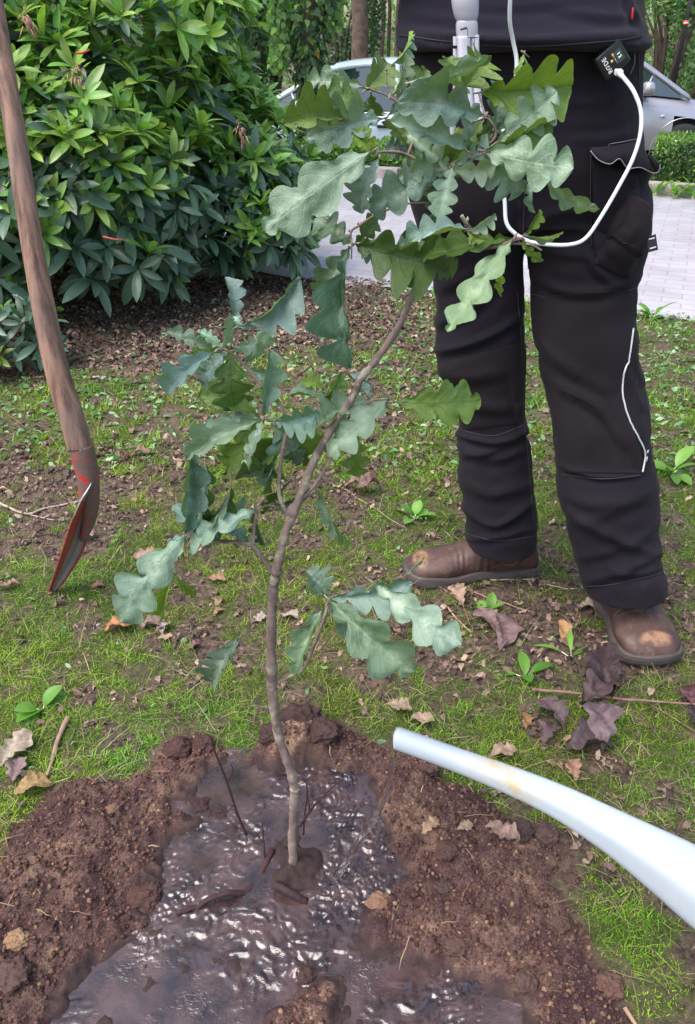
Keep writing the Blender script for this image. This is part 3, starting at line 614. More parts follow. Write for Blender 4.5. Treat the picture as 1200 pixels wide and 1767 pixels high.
top = P(-46,-180,1.66); m.tube([top + Vector((-.06,0,.0)), top + Vector((0,0,.012)), top + Vector((.06,0,0))], [.016,.018,.016], 10)
m.build('handle', WOOD, sh)
m = MB(); pxtube(m, [(139,768,1.46,21.5),(145,790,1.458,21),(151,815,1.457,19.5),(154,840,1.458,18),(156,865,1.46,15.5),(155,890,1.465,12.5),(150,912,1.47,9),(143,932,1.475,5)], 18, .0, 30)
m.build('socket', SOCK, sh)
# blade: a dished sheet, seen nearly edge-on
Lc = [(158,834,1.43),(150,848,1.415),(141,862,1.405),(131,884,1.40),(122,905,1.40),(112,937,1.405),(101,970,1.415),(90,1003,1.43),(80,1032,1.445)]
Mc = [(159,836,1.46),(157,852,1.475),(155,872,1.485),(151,893,1.49),(143,918,1.49),(131,948,1.485),(117,977,1.475),(99,1007,1.46),(81,1034,1.45)]
Rc = [(163,838,1.455),(166,856,1.47),(166,878,1.48),(162,900,1.485),(152,930,1.485),(141,958,1.48),(125,985,1.47),(105,1012,1.46),(82,1036,1.45)]
A, Mq, Bq = spline(Lc, 30), spline(Mc, 30), spline(Rc, 30); V = []; C = []; nb = 13
for i in range(30):
    a, mm, b = P(*A[i]), P(*Mq[i]), P(*Bq[i]); f = i/29
    for j in range(nb):
        s = j/(nb-1)
        v = a.lerp(mm, s/.65) if s < .65 else mm.lerp(b, (s-.65)/.35); V.append(v + Vector((0, .012, 0))*sin(pi*min(1, s/.65))*(1-f*.6))
        C.append((1, 0, 0) if (s < .26 and i > 7) or s > .86 else (0, 0, 0))
m = MB(); m.add(V, [(i*nb+j, i*nb+j+1, i*nb+nb+j+1, i*nb+nb+j) for i in range(29) for j in range(nb-1)]); m.C = C
t = NT('scraped blade'); sc = t.new('ShaderNodeSeparateColor'); t.l.new(t.attr(), sc.inputs[0])
f = t.ramp(t.math('ADD', sc.outputs[0], t.math('MULTIPLY', t.math('SUBTRACT', t.noise(45, 5, .6), .5), 1.6)), [(.42, 0), (.6, 1)])
c = t.mix(f, t.mix(t.noise(60, 4), (.20,.16,.15), (.36,.31,.31)), t.mix(t.noise(70, 5), (.22,.045,.04), (.46,.07,.055))); t.set(col=c, rough=.48, metal=.15, nrm=t.bump(t.noise(120, 4), .35, .002))
bl = m.build('blade', t.m, sh); s_ = bl.modifiers.new('t', 'SOLIDIFY'); s_.thickness = .003; s_.offset = 0
m = MB(); m.tube([P(*A[i]) for i in range(0, 14)], [.0010+.0012*sin(pi*i/13) for i in range(14)], 6); m.build('rolled_edge', plain('bright steel', (.5,.48,.48), .35, metal=.6), bl)
# ---------------------------------------------------------------- watering can with its long white spout
t = NT('white plastic'); sx = t.new('ShaderNodeSeparateXYZ'); t.l.new(t.coord(), sx.inputs[0])
c = t.mix(t.ramp(t.noise(9, 4), [(.35, 0), (.7, .5)]), (.47,.52,.57), (.41,.45,.51)); rust = t.math('MULTIPLY', t.ramp(t.noise(26, 4, .6), [(.44, 0), (.6, 1)]), t.ramp(sx.outputs[0], [(.17, 0), (.21, 1), (.25, 1), (.275, 0)]))
c = t.mix(t.math('MULTIPLY', rust, .75), c, (.52,.38,.17)); t.set(col=c, rough=.38, sss=.05, nrm=t.bump(t.noise(60, 3), .06, .002)); PLAS = t.m
wc = empty('watering_can', tuple(P(1500,1640,.44)), 'white plastic watering can with a long curved spout pouring over the dug soil', 'watering can')
spn = [(684,1274,.76,18.5),(700,1279,.755,18.5),(788,1311,.73,19),(880,1346,.695,21.5),(970,1386,.655,26),(1063,1438,.61,34.5),(1154,1495,.565,49),(1200,1526,.54,57),(1300,1592,.49,72),(1400,1660,.45,88)]
A = spline(spn, 60); seg = 28; V = []; C3 = [P(a[0], a[1], a[2]) for a in A]
for i, (a, p) in enumerate(zip(A, C3)):
    tg = (C3[min(i+1, 59)] - C3[max(i-1, 0)]).normalized(); up = Vector((0,0,1)); s = tg.cross(up).normalized(); up = s.cross(tg).normalized(); r = wpx(a[3], p)
    f = i/59
    for k in range(seg):
        q = 2*pi*k/seg; cc, ss = cos(q), sin(q); e = 2 + 2.2*sstep(.12, .6, f)     # rounder tip, squarer towards the can
        rad = r/((abs(cc)**e + abs(ss)**e)**(1/e))*(1 - .07*f); V.append(p + s*cc*rad*.86 + up*ss*rad)
Q = [(i*seg+k, i*seg+(k+1)%seg, i*seg+seg+(k+1)%seg, i*seg+seg+k) for i in range(59) for k in range(seg)]
m = MB(); m.add(V, Q); sp = m.build('spout', PLAS, wc); s_ = sp.modifiers.new('t', 'SOLIDIFY'); s_.thickness = .0022; s_.offset = -1; sp.modifiers.new('b', 'SUBSURF').render_levels = 1
m = MB(); m.tube([V[i*seg + seg//4] + Vector((0,0,.0006)) for i in range(4, 58)], .0011, 6); m.build('mould_seam', PLAS, sp)
# the can itself stands outside the picture
bp = C3[-1] + Vector((.13, -.02, -.03)); m = MB()
prof = [(0, -.15), (.095, -.15), (.11, -.135), (.118, -.02), (.112, .09), (.09, .14), (.05, .15), (.045, .165)]
V = [bp + Vector((cos(2*pi*k/28)*r, sin(2*pi*k/28)*r*.85, z)) for r, z in prof for k in range(28)]
m.add(V, [(i*28+k, i*28+(k+1)%28, i*28+28+(k+1)%28, i*28+28+k) for i in range(len(prof)-1) for k in range(28)]); m.build('tank', PLAS, wc)
m = MB(); m.tube([bp+Vector((.0,0,.15)), bp+Vector((.04,0,.22)), bp+Vector((.13,0,.21)), bp+Vector((.19,0,.1)), bp+Vector((.17,0,-.02)), bp+Vector((.11,0,-.08))], .014, 12); m.build('handle', PLAS, wc, sub=1)
# the stream
t = NT('pouring water'); t.set(col=(.93,.90,.92), rough=.03, trans=1.0, ior=1.33, nrm=t.bump(t.noise(60, 2, vec=t.map((1,1,.25))), .35, .003)); 
m = MB(); st = spline([(682,1288,.758,6),(677,1325,.75,7),(663,1378,.735,8),(637,1425,.72,9.5),(604,1478,.71,10),(573,1520,.705,9.5),(552,1548,.70,10)], 50)
pts = [P(*a[:3]) for a in st]; V, Q, T = tube(pts, [wpx(a[3]*(.8+.25*sin(i*.9)*random.random()), p) for i, (a, p) in enumerate(zip(st, pts))], 14, True, .08); m.add(V, Q+T)
ws = m.build('water_stream', t.m, sub=1); tag(ws, 'thin stream of water falling from the white spout into the muddy hole', 'water stream')
# ---------------------------------------------------------------- large evergreen shrub on the left
def rleaf(n=6, m=5, fold=.22, droop=.3, width=.30):
    V = []
    for i in range(n+1):
        t_ = i/n
        for j in range(m):
            u = (j-(m-1)/2)/((m-1)/2); w = width*.5*(sin(pi*min(1, t_**1.15*.97+.015))**.6)*(1 if t_ < .98 else .5)
            V.append((u*w, t_, fold*abs(u)*w - droop*t_*t_))
    return np.array(V), [(a*m+b, a*m+b+1, a*m+m+b+1, a*m+m+b) for a in range(n) for b in range(m-1)]
t = NT('glossy evergreen leaf'); c = t.attr(); c = t.mix(t.ramp(t.noise(25, 3), [(.3, 0), (.7, 1)]), t.mix(1, c, (.75,.78,.75), 'MULTIPLY'), c)
t.set(col=c, rough=t.math('ADD', .26, t.math('MULTIPLY', t.noise(14, 3), .22)), spec=.6, nrm=t.bump(t.noise(60, 3), .2, .004)); RH = t.translucent(t.mix(1, c, (1.5,1.7,.6), 'MULTIPLY'), .25)
TWIG = plain('shrub twig', (.13,.09,.07), .85, .4, 40, .5, 120)
def shrub(name, ells, nros, seedpts, label, cat, base, newfrac, lsize=(.11,.185), parent=None, old=(.080,.150,.092), new=(.23,.42,.085), group=None, yfront=1.0, stems=45, clip=None):
    o = empty(name, base, label, cat, group); pos = []; nr = []
    for (c, r, n) in ells:
        d = rng.normal(size=(n*3, 3)); d /= np.linalg.norm(d, axis=1, keepdims=True); d = d[(d[:, 2] > -.45) & ((d[:, 1] < .45) | (rng.random(len(d)) < .25))][:n]
        lump = 1 + .16*fbm(d[:, 0]*3+c[0], d[:, 1]*3, d[:, 2]*3, seed=int(c[0]*10)+70)
        dep = 1 - .38*rng.random(len(d))**1.8
        p = np.array(c) + d*np.array(r)*(lump*dep)[:, None]; pos.append(p); nn = d/np.array(r); nr.append(nn/np.linalg.norm(nn, axis=1, keepdims=True))
    pos = np.vstack(pos); nr = np.vstack(nr); k = pos[:, 2] > .10
    # drop rosettes deep inside another lobe
    for (c, r, n) in ells:
        q = np.sqrt((((pos-np.array(c))/np.array(r))**2).sum(1)); k &= q > .55
    if clip is not None: k &= clip(pos)
    pos, nr = pos[k], nr[k]; N = len(pos)
    ax = nr*.75 + np.array([0, -.1, .85]) + rng.normal(size=nr.shape)*.42; ax /= np.linalg.norm(ax, axis=1, keepdims=True)
    isnew = rng.random(N) < np.clip(newfrac*(.15 + 1.5*sstep(.15, 1.15, pos[:, 2])) + .5*fbm(pos[:, 0]*2.5, pos[:, 1]*2.5, pos[:, 2]*2.5, seed=77), 0, .95)
    T, Fc = rleaf(); M_, P_, C_ = [], [], []
    for rnd, (cnt, e0, e1, s0) in enumerate(((6, 62, 92, 1.0), (5, 30, 58, .85))):
        for q in range(cnt):
            az = 2*pi*(q/cnt) + rng.random(N)*.8 + rnd*.5
            el = R(1)*(e0 + (e1-e0)*rng.random(N)) * np.where(isnew, .82, 1.12)
            t1 = np.cross(ax, np.array([.3, .9, .1])); t1 /= np.linalg.norm(t1, axis=1, keepdims=True); t2 = np.cross(ax, t1)
            rad = t1*cos_(az)[:, None] + t2*sin_(az)[:, None]; d = ax*cos_(el)[:, None] + rad*sin_(el)[:, None]
            d[:, 2] -= np.where(isnew, 0, .22)
            nrm = ax*sin_(el)[:, None] - rad*cos_(el)[:, None] + .12*rng.normal(size=d.shape)
            L = (lsize[0] + (lsize[1]-lsize[0])*rng.random(N))*s0*np.where(isnew, .82, 1.)
            M = frames(d, nrm)*L[:, None, None]; drop = np.where(rng.random(N) < .1, False, True)
            newl = isnew & ((rnd == 1) | (rng.random(N) < .7))
            oc = np.array(old)*(.6+.9*rng.random((N, 1))) + np.array([.008,.01,.012])*(rng.random((N, 1)) < .3); nc = np.array(new)*(.65+.6*rng.random((N, 1))); nc[:, 0] *= .8+.5*rng.random(N)
            c = np.where(newl[:, None], nc, oc); M_.append(M[drop]); P_.append((pos + d*.008)[drop]); C_.append(c[drop])
    scatter('foliage', T, Fc, np.concatenate(M_), np.concatenate(P_), np.concatenate(C_), RH, o)
    mb = MB(); idx = rng.choice(N, min(N, stems*4), replace=False); bx = np.array(base)
    for q, i in enumerate(idx):
        tp = Vector(pos[i]); bs = Vector((bx[0]+random.uniform(-.35, .35), bx[1]+random.uniform(-.1, .3), base[2])); 
        if q < stems:
            md = bs.lerp(tp, .55) + Vector((random.uniform(-.1, .1), random.uniform(-.1, .1), -.06)); A = spline([bs, md, tp], 9); mb.tube([Vector(a) for a in A], [.014-.0013*j for j in range(9)], 6)
        else:
            bk = tp - Vector(ax[i])*.12 + Vector((random.uniform(-.05, .05), .05, -.05)); mb.tube([bk, (bk+tp)/2+Vector((0,0,-.008)), tp], [.0035, .003, .0022], 5)
    mb.build('branches', TWIG, o); return o, pos
rh, rpos = shrub('evergreen_shrub', [((-1.62,4.35,.62),(1.12,1.12,.98),900), ((-2.35,3.95,.75),(.95,.95,1.1),500), ((-.83,4.6,.45),(.58,.65,.60),330), ((-1.25,4.4,1.3),(.75,.75,.55),260), ((-2.1,4.3,1.5),(1.1,.9,.6),260), ((-1.35,3.75,.72),(.5,.45,.42),170), ((-.86,4.75,.78),(.36,.4,.42),110), ((-.50,4.40,.34),(.30,.36,.34),95)],
    0, None, 'large evergreen shrub with glossy dark leaves and light green shoots behind the shovel shaft', 'shrub', (-1.6,4.2,0), .65)
# withered flower heads and red bits of twig in it
WITH = plain('withered flower', (.30,.17,.12), .9, .4); REDT = plain('red twig', (.42,.07,.04), .6)
for (x, y, D) in ((130,118,3.1),(45,22,3.0),(415,215,3.6)):
    m = MB(); p = P(x, y, D)
    for q in range(26):
        a = Vector((random.gauss(0, .011), random.gauss(0, .011), random.gauss(-.02, .022))); m.tube([p + a, p + a*1.6 + Vector((random.gauss(0, .006), 0, -.012))], [.0032, .0012], 4)
    m.build('withered_flower', WITH, rh)
for (x1, y1, x2, y2, D) in ((132,92,155,86,3.05),(178,408,214,414,3.25)):
    m = MB(); m.tube([P(x1, y1, D), P((x1+x2)/2, (y1+y2)/2+2, D), P(x2, y2, D)], [.004, .0045, .003], 6)
    m.build('red_twig', REDT, rh)
sp2, _ = shrub('small_evergreen_plant', [((-1.42,3.02,.13),(.22,.2,.16),34)], 0, None, 'small low evergreen plant at the foot of the large shrub, behind the shovel shaft', 'plant', (-1.42,3.05,0), .75, (.07,.11), new=(.13,.27,.05), stems=6, clip=lambda p: p[:, 2] > .04)
# ---------------------------------------------------------------- clipped hedge beyond the pavement
def boxscatter(name, label, cat, u0, u1, v0, v1, z0, h, n, size, pal, mat, parentname='foliage', hv=.06, zb=0, front=.75):
    
    u = u0 + (u1-u0)*rng.random(n); a = rng.random(n); v = np.where(a < front, v0 + .14*rng.random(n)**2, v0 + (v1-v0)*rng.random(n)); hh = h + hv*fbm(u*1.7, v*2, seed=81) + hv*.6*fbm(u*7, v*7, seed=82)
    v = v + .05*fbm(u*5, a*9, seed=83)
    z = np.where(a < front, z0 + (hh-z0)*rng.random(n), hh - .05*rng.random(n)**2)
    d = np.array(road_pt(0, 0)); e1 = np.array(Vector((.925,-.38,0)).normalized()); e2 = np.array(Vector((.38,.925,0)).normalized())
    pos = d + u[:, None]*e1 + v[:, None]*e2; pos[:, 2] = z + zb
    dd = rng.normal(size=(n, 3)) + np.array([0, -.5, .7]); nn = rng.normal(size=(n, 3))*.7 + np.array([0, -.6, 1]); L = size*(.6+.8*rng.random(n)); M = frames(dd, nn)*L[:, None, None]
    T = np.array([(-.02,0,0),(.3,.45,.05),(-.3,.45,.05),(0,1,-.08),(0,.5,-.04)]); Fc = [(0,1,4),(0,4,2),(1,3,4),(4,3,2)]
    pal = np.array(pal); cc = pal[rng.integers(0, len(pal), n)]*(.7+.6*rng.random((n, 1)))
    top_ = sstep(hh-.12, hh, z)[:, None]; cc = cc*(1 - .0*top_) 
    young = (rng.random(n) < .55*top_[:, 0] + .12)[:, None]; cc = np.where(young, np.array([(.20,.36,.07)])*(.7+.6*rng.random((n, 1))), cc)
    return tag(scatter(name, T, Fc, M, pos, cc, mat, smooth=False), label, cat)
HL = leafmat('hedge leaf', .45, .3, .1)
boxscatter('hedge', 'low clipped green hedge in front of the silver hatchback', 'hedge', 1.4, 8.5, 4.12, 4.75, .06, .45, 60000, .032, [(.06,.13,.04),(.09,.18,.05),(.12,.22,.06),(.05,.10,.035)], HL)
boxscatter('hedge', 'loose light green low hedge in front of the pale blue-white car', 'hedge', -5.5, 1.1, 4.15, 4.75, .03, .24, 40000, .038, [(.10,.20,.05),(.15,.28,.07),(.20,.36,.10)], HL, hv=.10)
# weeds at the kerb and on the lawn
def weed(name, p, n, L, w, label, cat, pal, seed=0, erect=.9, group=None, tmpl=None):
    r = np.random.default_rng(seed); o = empty(name, tuple(p), label, cat, group); T, Fc = tmpl or rleaf(6, 5, .25, .45, w)
    az = r.random(n)*2*pi; el = erect*(.35+.9*r.random(n)); d = np.stack([np.cos(az)*np.sin(el), np.sin(az)*np.sin(el), np.cos(el)], 1)
    nn = np.stack([-np.cos(az)*np.cos(el), -np.sin(az)*np.cos(el), np.sin(el)], 1) + .2*r.normal(size=(n, 3)); LL = L*(.6+.6*r.random(n)); M = frames(d, nn)*LL[:, None, None]
    off = d*np.array([1,1,.7])*L*.45*r.random((n, 1)); c = np.array(pal)[r.integers(0, len(pal), n)]*(.8+.4*r.random((n, 1)))
    scatter('leaves', T, Fc, M, np.array(p)[None]+off, c, LEAFG, o)
    m = MB()
    for i in range(n): m.tube([Vector(p) - Vector((0,0,.004)), Vector(p) + Vector(off[i])], [.0012, .0008], 4)
    m.build('stalks', LEAFG, o); return o
GP = [(.16,.34,.05),(.22,.42,.08),(.12,.28,.04)]
kws = [(1085,330,7,.13,'broad-leaved weed in the kerb joint nearest the trouser pocket'), (1130,330,9,.15,'tall tufted weed in the middle of the kerb joint'), (1165,332,10,.16,'bushy weed in the kerb joint nearest the right edge'), (1195,322,8,.16,'weed at the kerb cut by the right edge of the photo')]
for i, (x, y, n, L, lb) in enumerate(kws):
    uu = min(np.arange(-2, 9, .01), key=lambda q: abs(proj(np.array([tuple(road_pt(q, 3.84))]))[0][0] - x)); p = road_pt(float(uu), 3.84); weed('kerb_weed', (p.x, p.y, .008), n*2, L, .22, lb, 'weed', GP, i, .8, 'weeds along the kerb')
lw = [(1125,552,10,.10,'leafy green weed at the edge of the pavement by the left trouser knee', .35), (1160,815,9,.085,'broad serrated green weed in the lawn at the right edge', .5), (716,898,7,.05,'bright green clover-like weed on the lawn between sapling and boot', .75), (72,1222,5,.045,'small ivy seedling with green leaves at the lower left of the lawn', .7),
      (735,1003,4,.038,'little weed with pale leaves against the toe of the far boot', .6), (842,1062,4,.045,'green weed leaf among brown leaves between the boots', .7), (905,1175,4,.05,'weed with pointed green leaves before the near boot', .45), (758,528,8,.09,'tuft of green weed beside the trunk near the pavement', .4), (203,935,3,.05,'single upright bright green blade right of the shovel', .25), (1018,560,6,.07,'weed between the trouser legs near the pavement', .35),
      (985,1140,3,.06,'long narrow green leaf on the moss left of the near boot', .2)]
for i, (x, y, n, L, lb, w) in enumerate(lw):
    p = G(x, y); weed('weed', (p.x, p.y, hz(p.x, p.y)), n, L, w, lb, 'weed', GP if i % 2 else [(.12,.30,.04),(.18,.38,.06)], 20+i, 1.15)
# ---------------------------------------------------------------- trees and far wood
TB = plain('tree bark', (.15,.105,.085), .9, .4, 9, .8, 40)
def clumpleaves(name, n, c, r, size, pal, mat, parent, seed=0, gap=.35):
    r_ = np.random.default_rng(seed); d = r_.normal(size=(n, 3)); d /= np.linalg.norm(d, axis=1, keepdims=True); q = r_.random(n)**.45
    p = np.array(c) + d*np.array(r)*q[:, None]; k = fbm(p[:, 0]*1.5, p[:, 1]*1.5, p[:, 2]*1.5, seed=seed+90) > -gap; p = p[k]; n = len(p)
    dd = r_.normal(size=(n, 3)); nn = r_.normal(size=(n, 3)) + np.array([0, -.4, 1.]); L = size*(.6+.8*r_.random(n)); M = frames(dd, nn)*L[:, None, None]
    T = np.array([(0,0,0),(.32,.45,.04),(-.32,.45,.04),(0,1,-.1)]); Fc = [(0,1,3,2)]
    pal = np.array(pal); cc = pal[r_.integers(0, len(pal), n)]*(.6+.8*r_.random((n, 1))); return scatter(name, T, Fc, M, p, cc, mat, parent, smooth=False)
FL = leafmat('tree leaf', .5, .4, 0)
def tree(px, D, rad, H, crown, label, pal, seed, n=9000, lean=0, size=.10, zc=None, name='tree', group='trees of the wood behind the cars', base_z=-.22, r=None):
    x = (px-600)/F*(D*CP+CH*SP); o = empty(name, (x, D, base_z), label, 'tree', group); rr = random.Random(seed); m = MB(); b = Vector((x, D, base_z-.1))
    pts = [b + Vector((lean*q*q*.1 + rr.uniform(-.04, .04)*q, 0, H*q/8)) for q in range(9)]; m.tube(pts, [rad*(1.25 if q == 0 else 1-.08*q) for q in range(9)], 12, True, .06)
    for q in range(9):
        p = pts[rr.randint(3, 7)]; a = rr.uniform(0, 2*pi); e = p + Vector((cos(a), sin(a), .5))*rr.uniform(.6, 1.7); m.tube([p, (p+e)/2+Vector((0,0,.1)), e], [rad*.3, rad*.2, rad*.08], 6)
    m.build('trunk', TB, o); clumpleaves('crown', n, (x, D, zc or H*.85), crown, size, pal, FL, o, seed); return o
DKG = [(.09,.16,.10),(.12,.21,.12),(.07,.13,.08)]; MDG = [(.15,.28,.10),(.21,.37,.13),(.11,.22,.09)]; BRG = [(.34,.54,.16),(.46,.64,.24),(.24,.42,.13)]; BLG = [(.12,.24,.17),(.17,.32,.24),(.09,.17,.13)]
tree(617, 17.5, .19, 8, (2.2,2.2,2.6), 'thick brown tree trunk behind the pale car left of the person', MDG, 1, 7000)
tree(700, 17, .16, 8, (2,2,2.5), 'dark trunk hidden partly by the person at the waist', MDG, 2, 5000)
for i, (x, D, r, lb) in enumerate(((641,21,.06,'slender trunk just right of the thick brown trunk'), (655,23,.075,'second slender trunk right of the thick brown trunk'), (667,20,.05,'thinnest trunk in the gap left of the person'), (681,22,.08,'slender dark trunk closest to the person on the left side'), (588,24,.07,'thin trunk left of the thick brown trunk'),
        (1128,21,.05,'thin trunk just right of the shirt hem'), (1150,23,.07,'slender trunk above the roof of the silver hatchback'), (1163,20,.045,'thinnest trunk left of the reflector post'), (1196,22,.10,'thick dark trunk cut by the right edge of the photo'), (1118,25,.08,'pale trunk beside the shirt hem at the right'),(470,22,.09,'thin trunk above the evergreen shrub'),(408,20,.08,'dark trunk seen over the top of the evergreen shrub'))):
    tree(x, D, r, 9, (1.5,1.5,2.2), lb, MDG if i % 2 else BRG, 10+i, 2600, size=.14)
def bushy(px, D, c, r, n, pal, label, seed, size=.09, name='tree'):
    x = (px-600)/F*(D*CP+CH*SP); o = empty(name, (x, D, -.22), label, 'tree', 'leafy trees behind the cars'); m = MB(); rr = random.Random(seed)
    for q in range(14):
        a = rr.uniform(0, 2*pi); m.tube([Vector((x, D, -.3)), Vector((x+cos(a)*r[0]*.3, D+sin(a)*r[1]*.3, c*.6)), Vector((x+cos(a)*r[0]*.75, D+sin(a)*r[1]*.7, c+r[2]*rr.uniform(-.2,.6)))], [.05, .03, .01], 6)
    m.build('trunk', TB, o); clumpleaves('crown', n, (x, D, c), r, size, pal, FL, o, seed, .06); return o
bushy(470, 15, 2.0, (.9,.8,2.0), 12000, BLG, 'grey-green leafy tree between the shrub and the ivy-clad trunk', 31)
bushy(432, 14, 1.9, (.8,.8,1.7), 11000, [(.14,.30,.14),(.18,.36,.16)], 'lighter green leafy tree rising behind the top of the evergreen shrub', 32)
bushy(590, 19, 2.3, (1.0,.9,2.2), 12000, DKG, 'dark leafy tree between the ivy-clad trunk and the thick brown trunk', 33)
bushy(1135, 17, 2.2, (1.1,.9,2.0), 12000, MDG, 'green leafy tree above the silver hatchback', 34)
bushy(1205, 19, 2.4, (1.2,1,2.3), 12000, DKG, 'dark leafy tree behind the reflector post', 35)
bushy(300, 12.5, 1.9, (1.5,1,1.9), 12000, DKG, 'dark leafy tree mostly hidden behind the evergreen shrub', 36)
bushy(350, 15, 2.2, (1.2,1,2.2), 9000, BLG, 'blue-green leafy tree over the right shoulder of the evergreen shrub', 38)
# the wood itself, a mass nobody could count
n = 90000; x = -26 + 62*rng.random(n); y = 27 + 9*rng.random(n); z = -.4 + 12*rng.random(n)**1.3
k = (fbm(x*.8, z*.7, y*.3, seed=95) > -.18); x, y, z = x[k], y[k], z[k]; n = len(x)
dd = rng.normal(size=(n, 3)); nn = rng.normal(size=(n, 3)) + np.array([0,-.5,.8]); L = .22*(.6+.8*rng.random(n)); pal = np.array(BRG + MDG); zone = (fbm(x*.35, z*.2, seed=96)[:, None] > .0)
cc = np.where(zone, np.array(BRG)[rng.integers(0, 3, n)]*1.1, np.array(MDG)[rng.integers(0, 3, n)])*(.6+.8*rng.random((n, 1)))  # sunlit gaps painted in as patches of brighter leaf green
T = np.array([(0,0,0),(.32,.45,.04),(-.32,.45,.04),(0,1,-.1)])
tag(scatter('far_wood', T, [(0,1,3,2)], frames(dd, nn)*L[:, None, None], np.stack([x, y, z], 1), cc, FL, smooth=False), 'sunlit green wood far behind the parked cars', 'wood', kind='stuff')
# canopy overhead, beyond the pavement: shades the cars' background and shows in the wet mud
for (x, y, cz, cr, nn_, lb, sd) in ((-3.6, 7.2, 7.4, (4.2,3.2,2.2), 9000, 'tall leafy tree whose trunk stands outside the picture beyond the evergreen shrub', 61), (4.6, 6.4, 7.8, (3.4,3.0,2.0), 7000, 'tall leafy tree whose trunk stands outside the picture beside the pavement', 62)):
    o = empty('tree', (x, y, 0), lb, 'tree', 'trees arching over the place'); m = MB(); m.tube([(x, y, -.1), (x+.1, y, 2.5), (x-.05, y, 5), (x, y, 7.5)], [.24, .2, .16, .09], 12)
    rr = random.Random(sd)
    for q in range(12):
        a = rr.uniform(0, 2*pi); b = Vector((x, y, rr.uniform(4.5, 7))); e = b + Vector((cos(a)*cr[0]*.8, sin(a)*cr[1]*.8, rr.uniform(.3, 1.2))); m.tube([b, (b+e)/2+Vector((0,0,.3)), e], [.08, .05, .015], 6)
    m.build('trunk', TB, o); clumpleaves('crown', nn_, (x, y, cz), cr, .19, MDG, FL, o, sd, -.12)
# ivy-clad trunk in front of the pale car
x0 = P(536, 200, 9.7); o = empty('ivy_clad_tree', (x0.x, 9.7, -.02), 'slim tree trunk wrapped in trailing ivy in front of the pale car', 'tree')
m = MB(); pts = [Vector((x0.x+.02*sin(q*1.7), 9.7, -.1+.42*q)) for q in range(11)]; m.tube(pts, [.085-.003*q for q in range(11)], 12, True, .1); m.build('trunk', TB, o)
n = 2600; r_ = np.random.default_rng(5); z = .15 + 3.6*r_.random(n); az = 2*pi*r_.random(n); rr = .10 + .22*sstep(.9, 1.7, z)*r_.random(n)**.7 + .03*r_.random(n)
p = np.stack([x0.x + cos_(az)*rr*1.15, 9.7 + sin_(az)*rr, z], 1); dd = np.stack([cos_(az)*.5, sin_(az)*.5-.1, -np.ones(n)], 1) + .4*r_.normal(size=(n, 3)); nn = np.stack([cos_(az), sin_(az), .5+0*az], 1) + .3*r_.normal(size=(n, 3))
T = np.array([(0,0,0),(.42,.2,.0),(.3,.55,.05),(0,1,-.1),(-.3,.55,.05),(-.42,.2,0),(0,.4,-.05)]); Fc = [(0,1,6),(1,2,6),(2,3,6),(3,4,6),(4,5,6),(5,0,6)]
cc = np.array([(.06,.12,.06),(.09,.17,.08),(.20,.34,.08),(.05,.09,.05)])[r_.integers(0, 4, n)]*(.6+.8*r_.random((n, 1))); orange = r_.random(n) < .012; cc[orange] = (.6,.22,.05)
scatter('ivy', T, Fc, frames(dd, nn)*(.085*(.6+.7*r_.random(n)))[:, None, None], p, cc, FL, o, smooth=False)
for k_, (dx_, zt, zb_) in enumerate(((-.36,2.0,.95),(-.28,2.2,1.1),(.30,2.1,1.35))):
    n = 260; z = zb_ + (zt-zb_)*r_.random(n); p = np.stack([x0.x+dx_+.04*r_.normal(size=n), 9.6+.05*r_.normal(size=n), z], 1); dd = np.stack([r_.normal(size=n)*.5, r_.normal(size=n)*.5, -np.ones(n)], 1); nn = r_.normal(size=(n, 3))*.4+np.array([0,-1,.3])
    ob = scatter('ivy', T, Fc, frames(dd, nn)*(.075*(.6+.7*r_.random(n)))[:, None, None], p, np.array([(.12,.24,.08),(.24,.40,.10)])[r_.integers(0, 2, n)]*(.7+.6*r_.random((n, 1))), FL, o, smooth=False)
